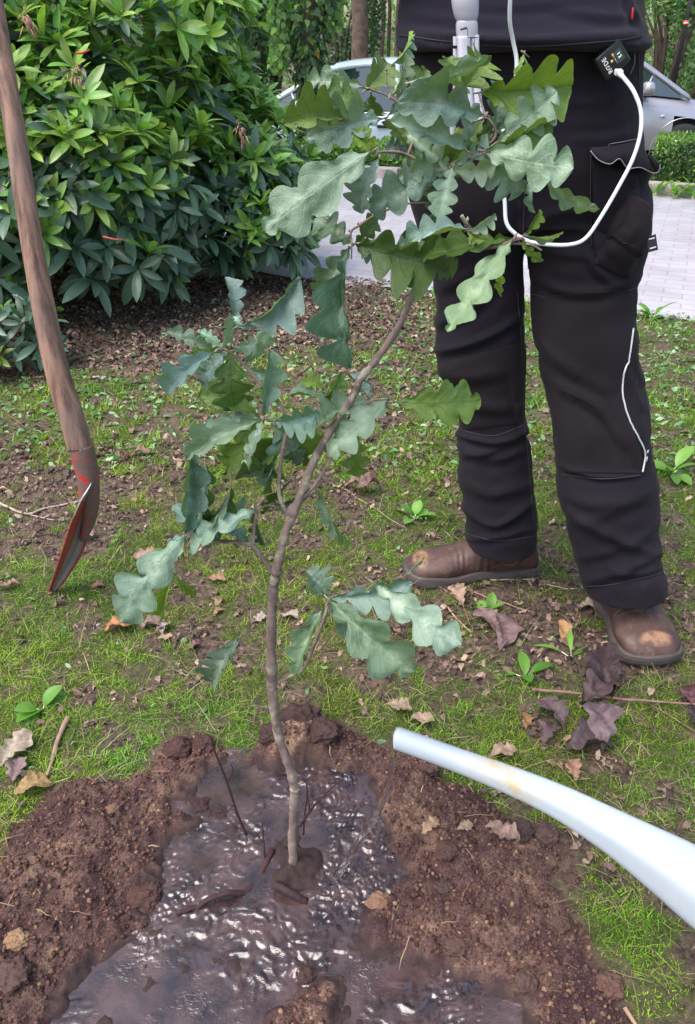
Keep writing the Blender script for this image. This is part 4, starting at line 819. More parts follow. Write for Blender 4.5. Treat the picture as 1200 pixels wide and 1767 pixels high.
# ---------------------------------------------------------------- parked cars
def carpaint(name, col, rough=.28, metal=.55):
    t = NT(name); t.set(col=t.mix(t.noise(6, 3), col, [c*.9 for c in col]), rough=rough, metal=metal, coat=.8, croug=.05); return t.m
t = NT('car glass'); t.set(col=(.03,.05,.05), rough=.03, spec=1.0, coat=1.0, croug=.02); GLASS = t.m
BLK = plain('black trim', (.02,.02,.022), .5, .2); RUB = plain('tyre rubber', (.03,.03,.032), .85, .2); RIM = plain('wheel rim', (.45,.45,.48), .35, .1, metal=.7); LENS = plain('lamp lens', (.6,.62,.65), .12, .1, spec=1.0)
def car(label, paint, loc, rz, group='parked cars', Lc=4.0, Wc=1.68, Hc=1.48):
    """nose towards +x; z=0 at the ground"""
    o = empty('parked_car', (0,0,0), label, 'car', group); h = Lc/2; w = Wc/2
    st = [(-h,.55,.82,.80),(-h+.06,.34,1.0,.90),(-h+.3,.26,1.02,.97),(-h*.55,.22,1.0,1.0),(-.2,.2,.97,1.0),(h*.35,.2,.93,1.0),(h*.62,.22,.88,.99),(h-.32,.24,.80,.95),(h-.1,.28,.70,.86),(h,.38,.6,.72)]
    m = MB(); A = spline(st, 37); V = []; nn = 13
    for x, zb, zt, ws in A:
        Wd = w*ws
        for k in range(nn):
            q = k/(nn-1); a = -1 + 2*q
            if k in (0, 12): V.append((x, math.copysign(Wd*.9, a), zb))
            elif k in (1, 11): V.append((x, math.copysign(Wd*.985, a), zb+.12))
            elif k in (2, 10): V.append((x, math.copysign(Wd*1.0, a), zb+(zt-zb)*.45))
            elif k in (3, 9): V.append((x, math.copysign(Wd*.985, a), zb+(zt-zb)*.72))
            elif k in (4, 8): V.append((x, math.copysign(Wd*.93, a), zt-.025))
            else: V.append((x, Wd*(k-6)*.42, zt+.02-.012*abs(k-6)))
    Fq = [(i*nn+k, i*nn+k+1, i*nn+nn+k+1, i*nn+nn+k) for i in range(36) for k in range(nn-1)]
    # leave the wheel arches open
    wxs = (-h*.62, h*.64); V2 = np.array(V); keep = []
    for f in Fq:
        c = V2[list(f)].mean(0)
        if any((c[0]-a)**2 + (c[2]-.31)**2 < .36**2 for a in wxs) and abs(c[1]) > w*.7: continue
        keep.append(f)
    m.add(V, keep); m.add([(A[0][0], 0, .6)]+[V[k] for k in range(nn)], [(0, k+2, k+1) for k in range(nn-1)]); m.add([(A[-1][0], 0, .5)]+[V[36*nn+k] for k in range(nn)], [(0, k+1, k+2) for k in range(nn-1)])
    for a in wxs:                     # arch lips
        for s in (-1, 1): m.tube([(a+.375*cos(q), s*w*.985, .31+.375*sin(q)) for q in np.linspace(-.1, pi+.1, 18)], .009, 6)
    bd = m.build('body', paint, o)
    m = MB()
    for a in wxs:
        m.box((a, 0, .38), (.74, Wc*.86, .56))
    m.box((0, 0, .27), (Lc*.86, Wc*.82, .1)); m.build('underbody', BLK, o)
    # cabin
    rx = [(-h+.06,.99),(-h+.32,Hc-.16),(-h+.75,Hc-.03),(-.35,Hc),(.25,Hc-.04),(.62,Hc-.16),(h*.64,.93)]
    rA = spline(rx, 25); V = []
    def sect(x, z):
        zb_ = np.interp(x, [-h, -.2, h*.35, h*.7], [.97, .95, .93, .87]); f = (z-zb_)/(Hc-.95); wt = w*(.93 - .17*max(0, f)); wb = w*.93
        return zb_, wt, wb
    m = MB()
    for s in (-1, 1):                 # side glass
        pts = []
        for x, z in rA[1:-1]:
            zb_, wt, wb = sect(x, z); pts.append(((x, s*wb, zb_), (x, s*(wt+.004), max(zb_+.005, z-.07))))
        k = len(pts); m.add([p[0] for p in pts]+[p[1] for p in pts], [(i, i+1, k+i+1, k+i) for i in range(k-1)])
    m.build('side_window', GLASS, o)
    m = MB(); V = []
    for x, z in rA:
        zb_, wt, wb = sect(x, z)
        V += [(x, -wt, z-.05), (x, -wt*.93, z-.008), (x, -wt*.5, z+.012), (x, 0, z+.018), (x, wt*.5, z+.012), (x, wt*.93, z-.008), (x, wt, z-.05)]
    isg = lambda i: (i >= 17) or i < 4
    m.add(V, [(i*7+k, i*7+k+1, i*7+7+k+1, i*7+7+k) for i in range(24) for k in range(6) if (not isg(i)) or k in (0, 5)]); 
    for s in (-1, 1):                 # pillars and roof rails
        m.tube([(x, s*(sect(x, z)[1]+.002), z-.055) for x, z in rA], .026, 6)
        for xx_, sl_ in ((-.42, 0), (-h*.58, -.05)):
            zz_ = np.interp(xx_, [a[0] for a in rA], [a[1] for a in rA]); zb_, wt, wb = sect(xx_, zz_); m.tube([(xx_, s*(wb+.004), zb_), (xx_+sl_, s*(wt+.008), zz_-.05)], .03, 6)
        zq = .93; m.tube([(h*.36, s*(w*.93), .92), (h*.40, s*w*.86, 1.12)], .014, 6)
    m.build('roof', paint, o)
    m = MB(); m.add([Vector(v) + Vector((0,0,-.004)) for v in V], [(i*7+k, i*7+k+1, i*7+7+k+1, i*7+7+k) for i in range(17, 24) for k in range(1, 5)]); m.build('windscreen', GLASS, o)
    m = MB(); m.add([Vector(v) + Vector((0,0,-.004)) for v in V], [(i*7+k, i*7+k+1, i*7+7+k+1, i*7+7+k) for i in range(0, 4) for k in range(1, 5)]); m.build('rear_window', GLASS, o)
    for s in (-1, 1):
        m = MB()
        for xx_ in (-.45, .62): m.tube([(xx_, s*(w*.985+.002), .30), (xx_, s*(w*1.0+.002), .62), (xx_, s*(w*.99), .82), (xx_, s*w*.935, .93)], .004, 4)
        m.tube([(-.45, s*(w*.955), .945), (h*.4, s*w*.955, .915)], .008, 5)
        m.box((-.28, s*(w*1.0+.01), .78), (.16, .03, .03))
        m.build('door_seam', BLK, o)
    for s in (-1, 1):
        mb = MB(); c = Vector((.72, s*(w+.10), 1.0)); bm = bmesh.new(); bmesh.ops.create_uvsphere(bm, u_segments=14, v_segments=10, radius=1)
        sq = lambda q: math.copysign(abs(q)**.55, q); mb.add([(c.x+sq(v.co.x)*.07*(1-.3*v.co.z), c.y+sq(v.co.y)*.11, c.z+sq(v.co.z)*.075) for v in bm.verts], [[v.index for v in f.verts] for f in bm.faces]); bm.free(); mr = mb.build('wing_mirror', paint, o)
        mb = MB(); mb.tube([(.74, s*w*.93, .93), (.74, s*(w+.06), .95)], .025, 8); mb.build('mirror_foot', BLK, mr)
        mb = MB(); mb.add([(h-.36, s*w*.93, .70), (h-.05, s*w*.66, .64), (h-.03, s*w*.62, .53), (h-.24, s*w*.95, .55)], [(0,1,2,3)]); hl = mb.build('headlight', LENS, o); q = hl.modifiers.new('t', 'SOLIDIFY'); q.thickness = .05
        mb = MB(); mb.box((.98, s*(w*.985+.006), .70), (.05, .012, .03)); mb.build('indicator', LENS, o)
        for a in wxs:
            mb = MB(); mb.tube([(a, s*(w-.21), .31), (a, s*(w-.19), .31), (a, s*(w-.02), .31), (a, s*(w-.0), .31)], [.27, .31, .31, .27], 32, True); wh = mb.build('wheel', RUB, o)
            mb = MB(); mb.tube([(a, s*(w-.03), .31), (a, s*(w+.006), .31)], [.2, .19], 24, True)
            for q in range(7): mb.box((a+.11*cos(q*.9), s*(w+.012), .31+.11*sin(q*.9)), (.17, .01, .035), Matrix.Rotation(-q*.9, 3, 'Y'))
            mb.build('rim', RIM, wh)
    mb = MB(); mb.box((h+.0, 0, .45), (.03, .5, .11)); mb.build('number_plate', plain('blank plate', (.7,.55,.1), .5), o)
    mb = MB(); mb.tube([(h*.55, -.5, .95), (h*.42, .05, 1.02)], .008, 5); mb.tube([(h*.55, .1, .95), (h*.42, .6, 1.02)], .008, 5); mb.build('wiper', BLK, o)
    o.location = loc; o.rotation_euler = (0, 0, rz)
    for c in list(bpy.data.objects):
        if c.parent == o: c.matrix_parent_inverse = Matrix()
    return o
SIL = carpaint('silver paint', (.52,.50,.55), .3, .6); PALEP = carpaint('pale blue paint', (.74,.84,.90), .3, .1); DARKP = carpaint('dark paint', (.16,.15,.22), .25, .5)
car('silver hatchback with door mirror seen side-on behind the clipped hedge', SIL, (2.98, 11.2, -.24), R(-6))
car('pale blue-white car seen side-on behind the ivy-clad trunk', PALEP, (.25, 11.0, -.42), R(174), Lc=4.3)
car('dark car with a bright reflecting windscreen behind the silver hatchback', DARKP, (7.3, 14.6, -.30), R(-112), Hc=1.56)
tg = P(1184, 40, 14); o = empty('reflector_post', (tg.x, 14, -.36), 'tall dark post with a red and white reflective band behind the cars', 'post')
m = MB(); m.tube([(tg.x, 14, -.4), (tg.x, 14, 3.6)], [.035, .03], 12); m.build('pole', BLK, o)
m = MB(); m.tube([(tg.x, 14, tg.z-.035), (tg.x, 14, tg.z+.035)], .042, 12); m.build('reflective_band', plain('red band', (.6,.06,.05), .4), o)
m = MB(); m.tube([(tg.x, 14, tg.z-.008), (tg.x, 14, tg.z+.008)], .044, 12); m.build('white_stripe', plain('white stripe', (.8,.78,.75), .4), o)
# ---------------------------------------------------------------- the person
def fabric(name, a, b, sheen=.0):
    t = NT(name); c = t.mix(t.ramp(t.noise(7, 4), [(.3, 0), (.7, 1)]), a, b)
    wv = t.new('ShaderNodeTexWave', wave_type='BANDS', bands_direction='DIAGONAL'); t.put(wv, 'Vector', t.coord()); t.put(wv, 'Scale', 380); t.put(wv, 'Distortion', 1.5)
    lint = t.ramp(t.voro(60), [(.0, 1), (.035, 0)]); c = t.mix(t.math('MULTIPLY', lint, .25), c, (.2,.17,.17))
    t.set(col=c, rough=.85, spec=.16, sheen=sheen*.4, nrm=t.bump(t.math('ADD', wv.outputs[0], t.math('MULTIPLY', t.noise(60, 5), 1.4)), .28, .0012)); return t.m
TROU = fabric('black twill', (.0125,.0095,.0145), (.0200,.0150,.0215), .08); SHIRT = fabric('dark navy jersey', (.0145,.0120,.0220), (.0225,.0190,.0330), .18)
TWL = fabric('black nylon', (.0145,.0110,.0140), (.0220,.0170,.0210), .06)
pc = P(900, 1080, 1.42)
# rows: left px, right px, row px, distance, depth ratio
LEGR = [(908,1113,425,1.43,.92),(917,1104,465,1.425,.86),(919,1098,500,1.42,.84),(922,1096,560,1.41,.84),(924,1103,600,1.405,.84),(937,1110,660,1.40,.84),(950,1118,720,1.385,.84),(960,1128,790,1.37,.82),(970,1134,860,1.355,.82),(984,1137,920,1.345,.84),(996,1140,960,1.335,.88),(1001,1148,985,1.33,.9),(1006,1147,1010,1.325,.95),(1008,1145,1040,1.32,.98),(1008,1144,1085,1.32,.98)]
LEGL = [(728,900,425,1.47,.92),(742,899,465,1.475,.86),(748,901,500,1.48,.84),(751,903,560,1.485,.84),(750,907,610,1.485,.84),(768,908,660,1.487,.84),(792,909,725,1.49,.86),(791,913,760,1.495,.9),(795,917,820,1.50,.9),(801,923,870,1.505,.95),(807,925,910,1.51,1.05),(807,923,950,1.515,1.1),(807,922,990,1.515,1.1)]
HIPR = [(700,1114,70,1.40,.62),(692,1103,120,1.41,.62),(694,1101,200,1.415,.64),(700,1106,270,1.42,.66),(708,1112,330,1.43,.64),(722,1113,380,1.44,.60)]
def rows_tube(rows, seg=40, cap=True):
    V = []; n = 0
    A = spline(rows, len(rows)*4)
    for l, r, y, D, q in A:
        c = P((l+r)/2, y, D); rx = wpx((r-l)/2, c)
        for k in range(seg):
            a = 2*pi*k/seg; e = .9; ca, sa = cos(a), sin(a)
            V.append(c + Vector((math.copysign(abs(ca)**e, ca)*rx, math.copysign(abs(sa)**e, sa)*rx*q, 0)))
    n = len(A); Q = [(i*seg+k, i*seg+seg+k, i*seg+seg+(k+1)%seg, i*seg+(k+1)%seg) for i in range(n-1) for k in range(seg)]
    Q.append(tuple(range(seg))); Q.append(tuple(reversed(range((n-1)*seg, n*seg)))); return V, Q
def blob(mb, c, r, rot=None, n=2):
    bm = bmesh.new(); bmesh.ops.create_icosphere(bm, subdivisions=n+1, radius=1); m = rot or Matrix.Identity(3)
    mb.add([Vector(c) + m @ Vector((v.co.x*r[0], v.co.y*r[1], v.co.z*r[2])) for v in bm.verts], [[v.index for v in f.verts] for f in bm.faces]); bm.free()
def remeshed(mb, vox, smooth=6, fac=.5):
    me = bpy.data.meshes.new('tmp'); me.from_pydata(mb.V, [], mb.F); o = bpy.data.objects.new('tmp', me); COL.objects.link(o)
    r = o.modifiers.new('r', 'REMESH'); r.mode = 'VOXEL'; r.voxel_size = vox; s = o.modifiers.new('s', 'SMOOTH'); s.iterations = smooth; s.factor = fac
    bpy.context.view_layer.update(); ev = o.evaluated_get(bpy.context.evaluated_depsgraph_get()); nm = bpy.data.meshes.new_from_object(ev)
    bpy.data.objects.remove(o); bpy.data.meshes.remove(me); return nm
def arr(me):
    V = np.empty(len(me.vertices)*3); me.vertices.foreach_get('co', V); N = np.empty(len(V)); me.vertices.foreach_get('normal', N); return V.reshape(-1, 3), N.reshape(-1, 3)
def strokes(V, S):                   # folds drawn as ridges: (points, width px, height m)
    px, py = proj(V); d = np.zeros(len(V))
    for pts, w, h in S:
        A = spline(pts, len(pts)*6) if len(pts) > 2 else np.array(pts, float); best = np.full(len(V), 1e9); tb = np.zeros(len(V)); n = len(A)-1
        near = (px > A[:, 0].min()-60) & (px < A[:, 0].max()+60) & (py > A[:, 1].min()-60) & (py < A[:, 1].max()+60)
        X, Y = px[near], py[near]; b = np.full(len(X), 1e9); tt = np.zeros(len(X)); sg = np.zeros(len(X))
        for i in range(n):
            ex, ey = A[i+1]-A[i]; wx_, wy_ = X-A[i, 0], Y-A[i, 1]; t_ = np.clip((wx_*ex+wy_*ey)/(ex*ex+ey*ey), 0, 1); q = np.hypot(wx_-ex*t_, wy_-ey*t_); m_ = q < b
            b[m_] = q[m_]; tt[m_] = (i+t_[m_])/n; sg[m_] = np.sign(ex*wy_-ey*wx_)[m_]
        fade = np.sin(pi*np.clip(tt*.9+.05, 0, 1))**.6; sd = b*sg
        d[near] += h*fade*(np.exp(-(b/w)**2) - .75*np.exp(-((sd-1.7*w)/(w*1.1))**2))
    return d
m = MB()
for rows in (HIPR, [(716,1113,380,1.44,.62)]*1 and LEGR, LEGL): V, Q = rows_tube(rows); m.add(V, Q)
# connect hips and thighs, bulge of the thigh pocket
V, Q = rows_tube([(893,1114,330,1.43,.8),(898,1114,380,1.43,.88),(907,1113,425,1.43,.92)]); m.add(V, Q)
V, Q = rows_tube([(708,915,330,1.445,.8),(720,910,380,1.455,.88),(728,901,425,1.47,.92)]); m.add(V, Q)
pk = P(1078, 385, 1.36); blob(m, pk, (.045,.06,.075)); pk2 = P(1092, 395, 1.35); blob(m, pk2, (.032,.045,.05)); pk3 = P(1075, 300, 1.37); blob(m, pk3, (.042,.05,.03))
tme = remeshed(m, .0048, 7)
bm = bmesh.new(); bm.from_mesh(tme); xm = P(957, 1000, 1.42).x
for sgn, hp_, nn_ in ((1, P(1076, 1043, 1.255), Vector((.06,0,-1))), (-1, P(866, 957, 1.45), Vector((.0,.05,-1)))):
    fs = [f for f in bm.faces if (f.calc_center_median().x - xm)*sgn > 0 and f.calc_center_median().z < .4]; ge = list({v for f in fs for v in f.verts}) + list({e for f in fs for e in f.edges}) + fs
    bmesh.ops.bisect_plane(bm, geom=ge, plane_co=hp_, plane_no=nn_, clear_outer=True)
bm.to_mesh(tme); bm.free(); tme.update(); V, N = arr(tme)
px, py = proj(V); z = V[:, 2]
# cloth: soft drag folds plus folds seen in the photo
tor = fbm(V[:, 0]*6+V[:, 2]*3, V[:, 1]*6, V[:, 2]*11, seed=200, o=2); rdg = 1 - np.abs(fbm(V[:, 0]*7+V[:, 2]*5, V[:, 1]*7, V[:, 2]*11, seed=204, o=2))*2
legm = sstep(.95, .8, z); ank = np.exp(-((z-.18)/.10)**2); kn = np.exp(-((z-.52)/.16)**2)
d = .0055*tor + .0022*rdg*(.3*legm + .45*ank + .5*kn) + .0012*fbm(V[:, 0]*40, V[:, 1]*40, V[:, 2]*40, seed=209, o=2)
ST = [([(1060,985),(1100,990),(1142,975)],7,.006),([(1012,1003),(1060,990),(1100,972),(1140,955)],9,.006),([(1000,960),(1050,950),(1110,925),(1136,900)],9,.004),([(985,905),(1040,890),(1100,860)],10,.003),
      ([(925,470),(970,500),(1040,500),(1100,478)],9,.006),([(1016,440),(1035,470),(1060,490)],7,.005),([(930,590),(985,640),(1050,670)],9,.006),([(962,664),(1037,708),(1078,768)],8,.007),([(977,872),(1037,915),(1123,952)],9,.007),([(1060,700),(1085,750),(1100,800)],6,.004),([(1095,575),(1098,620),(1112,660)],6,.004),
      ([(1085,640),(1105,700)],7,.004),([(965,800),(1030,822),(1105,820)],5,.004),([(975,850),(1040,870),(1120,850)],12,.004),
      ([(756,606),(800,596),(850,575),(895,545)],7,.008),([(755,640),(810,650),(870,640)],10,.005),([(770,670),(830,700),(890,705)],10,.005),([(790,748),(850,762),(908,742)],6,.008),([(796,786),(850,775),(902,752)],7,.006),([(795,765),(850,790),(905,770)],9,.005),
      ([(800,830),(850,850),(915,835)],11,.005),([(799,872),(857,904),(915,866)],7,.008),([(880,640),(895,700),(905,760)],5,.005),([(808,930),(860,925),(920,912)],6,.004),([(752,560),(800,540),(850,500)],10,.005),([(750,500),(800,480),(860,440)],12,.004),
      ([(905,395),(960,370),(1040,360)],12,.004),([(905,400),(950,430),(1010,440)],10,.004),([(700,250),(780,260),(860,300)],12,.003),([(1090,145),(1040,170),(960,180)],10,.003),([(1095,225),(1040,240),(980,240)],8,.002),
      ([(895,200),(897,300),(900,400)],4,.004),([(1085,430),(1040,420),(1010,400)],8,.004),([(1100,350),(1085,400),(1040,440)],7,.004)]
d = d + strokes(V, ST)
d = d*1.5; V = V + N*d[:, None]
# trim the hems flat and leave the leg open below
tme.vertices.foreach_set('co', V.astype(np.float32).ravel()); tme.update()
person = empty('person', (pc.x, 1.42, 0)); bpy.data.objects.remove(person)
# the body itself: one continuous surface, mostly clothed or above the picture
def bodymesh():
    me = bpy.data.meshes.new('person'); vs, es, rs = [], [], []
    def v(p, r): vs.append(tuple(p)); rs.append(r); return len(vs)-1
    def chain(a, L):
        for p, r in L: b = v(p, r); es.append((a, b)); a = b
        return a
    hx = P(905, 200, 1.42).x; pel = v((hx, 1.43, .98), .085)
    chest = chain(pel, [((hx, 1.44, 1.12), .115), ((hx, 1.45, 1.28), .13), ((hx, 1.45, 1.44), .135)]); nk = chain(chest, [((hx, 1.45, 1.58), .065), ((hx, 1.44, 1.65), .055)])
    chain(nk, [((hx, 1.41, 1.73), .085), ((hx, 1.41, 1.81), .09), ((hx, 1.42, 1.88), .07)])
    for s, ank_, knee, toe in ((1, (P(1082,1035,1.36).x, 1.385, .10), (P(1030,680,1.40).x, 1.40, .54), (P(1120,1110,1.24).x, 1.22, .045)), (-1, (P(872,950,1.51).x, 1.536, .10), (P(835,680,1.48).x, 1.48, .54), (P(745,995,1.5).x, 1.523, .045))):
        chain(pel, [((hx+s*.085, 1.44+(.02 if s < 0 else 0), .88), .045), (((hx+s*.085+knee[0])/2, 1.44+(.04 if s < 0 else 0), .70), .038), (knee, .036), ((ank_[0]-(.08 if s > 0 else .025), ank_[1]-.02, .33), .030), (ank_, .024), (((ank_[0]*.6+toe[0]*.4), (ank_[1]*.6+toe[1]*.4), .055), .018), ((ank_[0]*.3+toe[0]*.7, ank_[1]*.3+toe[1]*.7, .045), .014)])
        hand = (hx-.085, 1.20, 1.42) if s < 0 else (hx+.16, 1.16, 1.48)
        w = chain(chest, [((hx+s*.19, 1.45, 1.50), .06), ((hx+s*.26, 1.42, 1.36), .047), ((hx+s*.26, 1.36, 1.26), .04), ((hand[0]*.4+(hx+s*.26)*.6, 1.28, 1.33), .034), ((hand[0]+s*.05, hand[1]+.05, hand[2]-.02), .026)])
        pa = chain(w, [((hand[0]+s*.015, hand[1]+.02, hand[2]), .026)])
        for q in range(4):
            b = (hand[0]-s*.012, hand[1]-.012, hand[2]+.033-.021*q); chain(pa, [(b, .0095), ((b[0]-s*.03, b[1]-.016, b[2]), .0088), ((b[0]-s*.045, b[1]+.006, b[2]), .0078), ((b[0]-s*.032, b[1]+.024, b[2]), .007)])
        chain(pa, [((hand[0]-s*.005, hand[1]+.03, hand[2]+.035), .011), ((hand[0]-s*.03, hand[1]+.034, hand[2]+.045), .0095), ((hand[0]-s*.045, hand[1]+.024, hand[2]+.05), .0085)])
    me.from_pydata(vs, es, []); o = bpy.data.objects.new('tmp', me); COL.objects.link(o); sk = o.modifiers.new('s', 'SKIN'); sk.use_smooth_shade = True
    for i, r in enumerate(rs): me.skin_vertices[0].data[i].radius = (r, r*.85 if r > .1 else r)
    me.skin_vertices[0].data[0].use_root = True; s = o.modifiers.new('u', 'SUBSURF'); s.levels = s.render_levels = 2
    bpy.context.view_layer.update(); nm = bpy.data.meshes.new_from_object(o.evaluated_get(bpy.context.evaluated_depsgraph_get())); bpy.data.objects.remove(o); return nm, hx
bme, HX = bodymesh(); SKIN = plain('skin', (.52,.30,.22), .5, .08, 12, sss=.1)
person = put('person', bme, SKIN); tag(person, 'person in dark work trousers and brown leather boots standing behind the sapling, cropped at the waist, with a cable hanging in front', 'person')
person['label'] = 'person standing in black work trousers, dark top and scuffed brown boots, cropped at the waist'
def wear(name, me, mat, parent=None, smooth=True): return put(name, me, mat, parent or person, smooth)
trousers = wear('trousers', tme, TROU); _s = trousers.modifiers.new('t', 'SOLIDIFY'); _s.thickness = .003; _s.offset = -1
TB_ = BVHTree.FromPolygons([tuple(v) for v in V], [tuple(p.vertices) for p in tme.polygons])
def hit(px_, py_, tree=None):
    r = ray(px_, py_).normalized(); h = (tree or TB_).ray_cast(Vector((0, 0, CH)), r); return h[0], h[1]
def seam(pts, r, lift=.0008, n=40, mb=None, tree=None, seg=6):
    A = spline(pts, n) if len(pts) > 2 else np.array([np.array(pts[0])*(1-t)+np.array(pts[1])*t for t in np.linspace(0, 1, n)]); run = []; mb = mb or MB()
    def flush():
        if len(run) > 1: mb.tube(list(run), r, seg)
        run.clear()
    for a in A:
        h, nn = hit(a[0], a[1], tree)
        if h is None or (run and (h-run[-1]).length > .04): flush()
        if h is not None: run.append(h + nn*lift)
    flush(); return mb
# knee pocket and pocket panels: cloth lying on the trouser leg with its own thickness
def patch(name, corners, mat, nu=24, nv=24, lift=.0035, th=.002, parent=None, warp=None, tree=None):
    """corners: left edge points top->bottom and right edge points top->bottom, in photo measure"""
    Lp = spline(corners[0], nv); Rp = spline(corners[1], nv); V = []; last = None
    for i in range(nv):
        for j in range(nu):
            a = Lp[i]*(1-j/(nu-1)) + Rp[i]*(j/(nu-1)); h, nn = hit(a[0], a[1], tree)
            if h is None: h = last or P(a[0], a[1], 1.4); nn = Vector((0,-1,0))
            e = min(1, 5*min(i/(nv-1), 1-i/(nv-1), j/(nu-1)+.0, 1-j/(nu-1)) + .45); last = h
            V.append(h + nn*lift*e + (warp(i/(nv-1), j/(nu-1)) if warp else Vector()))
    m = MB(); m.add(V, [(i*nu+j, i*nu+nu+j, i*nu+nu+j+1, i*nu+j+1) for i in range(nv-1) for j in range(nu-1)]); o = m.build(name, mat, parent or trousers)
    s = o.modifiers.new('t', 'SOLIDIFY'); s.thickness = th; s.offset = -1; o.modifiers.new('s', 'SUBSURF').render_levels = 1; return o
patch('knee_pocket', ([(917,512),(925,600),(945,700),(965,795),(972,816)], [(1096,498),(1098,560),(1104,700),(1107,800),(1107,818)]), TWL, 30, 40)
patch('knee_pocket', ([(757,628),(776,672),(795,715),(797,744)], [(901,590),(903,650),(905,700),(906,730)]), TWL, 20, 24)
patch('cargo_pocket', ([(1020,275),(1021,330),(1022,400),(1026,455)], [(1100,300),(1105,350),(1107,420),(1085,482)]), TROU, 24, 28, .0085, .004)
patch('tool_flap', ([(1083,334),(1062,372),(1042,408)], [(1116,352),(1118,395),(1104,444)]), TWL, 18, 20, .015, .004)
# flap of the thigh pocket, flaring out past the leg
Vf = []; n = 40
topf = spline([(1017,255),(1050,252),(1085,246),(1103,240),(1110,262),(1122,268)], n); botf = spline([(1018,262),(1032,278),(1052,285),(1068,276),(1082,292),(1104,291),(1124,300),(1135,298),(1138,285)], n)
for i in range(n):
    f = i/(n-1); D0 = 1.31 - .01*f
    a, _ = hit(*topf[i]); a = (a + Vector((0,-.004,0))) if a is not None else P(topf[i][0], topf[i][1], 1.33)
    Dd = a.y - .012 - .02*sin(pi*f) if f < .7 else 1.33 - .01*f
    b = P(botf[i][0], botf[i][1], min(Dd, a.y) - .006)
    for j in range(8): s = j/7; Vf.append(a.lerp(b, s) + Vector((0, -.010*sin(pi*s), 0)))
m = MB(); m.add(Vf, [(i*8+j, i*8+j+1, i*8+8+j+1, i*8+8+j) for i in range(n-1) for j in range(7)]); fl = m.build('pocket_flap', TROU, trousers); s = fl.modifiers.new('t', 'SOLIDIFY'); s.thickness = .004; s.offset = 0; fl.modifiers.new('s', 'SUBSURF').render_levels = 1
STW = plain('grey stitching', (.30,.27,.30), .8, .2)
m = MB(); m.tube([Vector(Vf[i*8+7]) + Vector((0,-.003,.002)) for i in range(n)], .0008, 5)
for pts in ([(1049,250),(1049,262)], [(1051,248),(1098,240)], [(1094,90),(1093,110),(1086,128)]): seam(pts, .0006, .0022, 16, m, seg=5)
m.build('stitching', STW, trousers)
m = MB(); D_ = plain('seam thread', (.035,.028,.034), .8, .2)
for pts in ([(1101,85),(1103,160),(1100,240)], [(905,330),(903,400),(906,430)], [(918,508),(980,517),(1040,513),(1098,497)], [(800,920),(860,933),(922,925)], [(1008,1012),(1060,1008),(1146,988)], [(970,818),(1040,826),(1104,820)],
            [(1020,262),(1019,340),(1021,425)], [(893,505),(900,600),(903,700),(912,800),(920,900)], [(1098,500),(1099,560),(1110,640),(1121,720),(1126,800)], [(797,742),(850,752),(905,733)], [(1075,300),(1060,340),(1042,400)], [(893,120),(897,200),(900,300)]): seam(pts, .0011, .0006, 60, m, seg=6)
m.build('seams', D_, trousers)
PIP = NT('reflective piping'); PIP.set(col=PIP.mix(PIP.noise(200, 3), (.50,.50,.53), (.78,.78,.82)), rough=.4); 
seam([(1090,568),(1086,610),(1076,640),(1071,668),(1075,695),(1086,730),(1098,752),(1108,772),(1110,790),(1106,815)], .0017, .0048, 80).build('reflective_piping', PIP.m, trousers)
def tile(name, c, n, up, w, h, th, mat, parent, bevel=.001):
    n = n.normalized(); x = up.cross(n).normalized(); y = n.cross(x); R_ = Matrix((x, y, n)).transposed(); m = MB(); m.box(c, (w, h, th), R_); return m.build(name, mat, parent, bevel=bevel, smooth=False), R_
tp, nn = hit(1114, 784); BLKF = plain('black label', (.012,.012,.014), .6, .2); WHT = plain('white thread', (.75,.75,.75), .7, .1)
tg_, R_ = tile('label_tag', tp + nn*.003, nn, Vector((.1,0,1)), .011, .034, .002, BLKF, trousers, .0004)
m = MB(); m.box(tp + R_ @ Vector((0,-.009,.0045)), (.0035,.010,.0008), R_)
for q in (-1, 1): m.tube([tp + R_ @ Vector((q*.002-.001,.003,.0044)), tp + R_ @ Vector((q*.002+.001,.010,.0044))], .0005, 5)
m.build('woven_mark', WHT, tg_)
tp = P(1125, 420, 1.30); tg_, R_ = tile('loop_tag', tp, Vector((0,-1,.3)), Vector((-.25,0,1)), .017, .026, .003, BLKF, trousers, .0006)
m = MB(); 
for q in (-1, 1): m.box(tp + R_ @ Vector((.0,q*.0075,.0022)), (.0105,.0022,.0008), R_)
m.build('woven_mark', WHT, tg_)
# shirt: hangs over the waistband, rolled hem
SH = [(560,1240,-420,1.42,.60),(600,1190,-330,1.41,.60),(660,1140,-200,1.41,.60),(684,1112,-90,1.405,.62),(689,1108,-30,1.40,.66),(688,1106,10,1.395,.68),(685,1110,45,1.39,.70),(683,1119,68,1.385,.72),(686,1116,84,1.385,.71),(694,1102,92,1.39,.67)]
m = MB(); Vv, Q = rows_tube(SH); m.add(Vv, Q)
for s in (-1, 1):
    m.tube([(HX+s*.12, 1.45, 1.50), (HX+s*.2, 1.45, 1.50), (HX+s*.265, 1.42, 1.36), (HX+s*.262, 1.37, 1.28), (HX+s*.255, 1.35, 1.26)], [.09,.078,.066,.058,.06], 18)
blob(m, (HX, 1.45, 1.46), (.21,.115,.12)); m.tube([(HX,1.45,1.52),(HX,1.445,1.60)], [.1,.07], 18)
sme = remeshed(m, .006, 6); V, N = arr(sme)
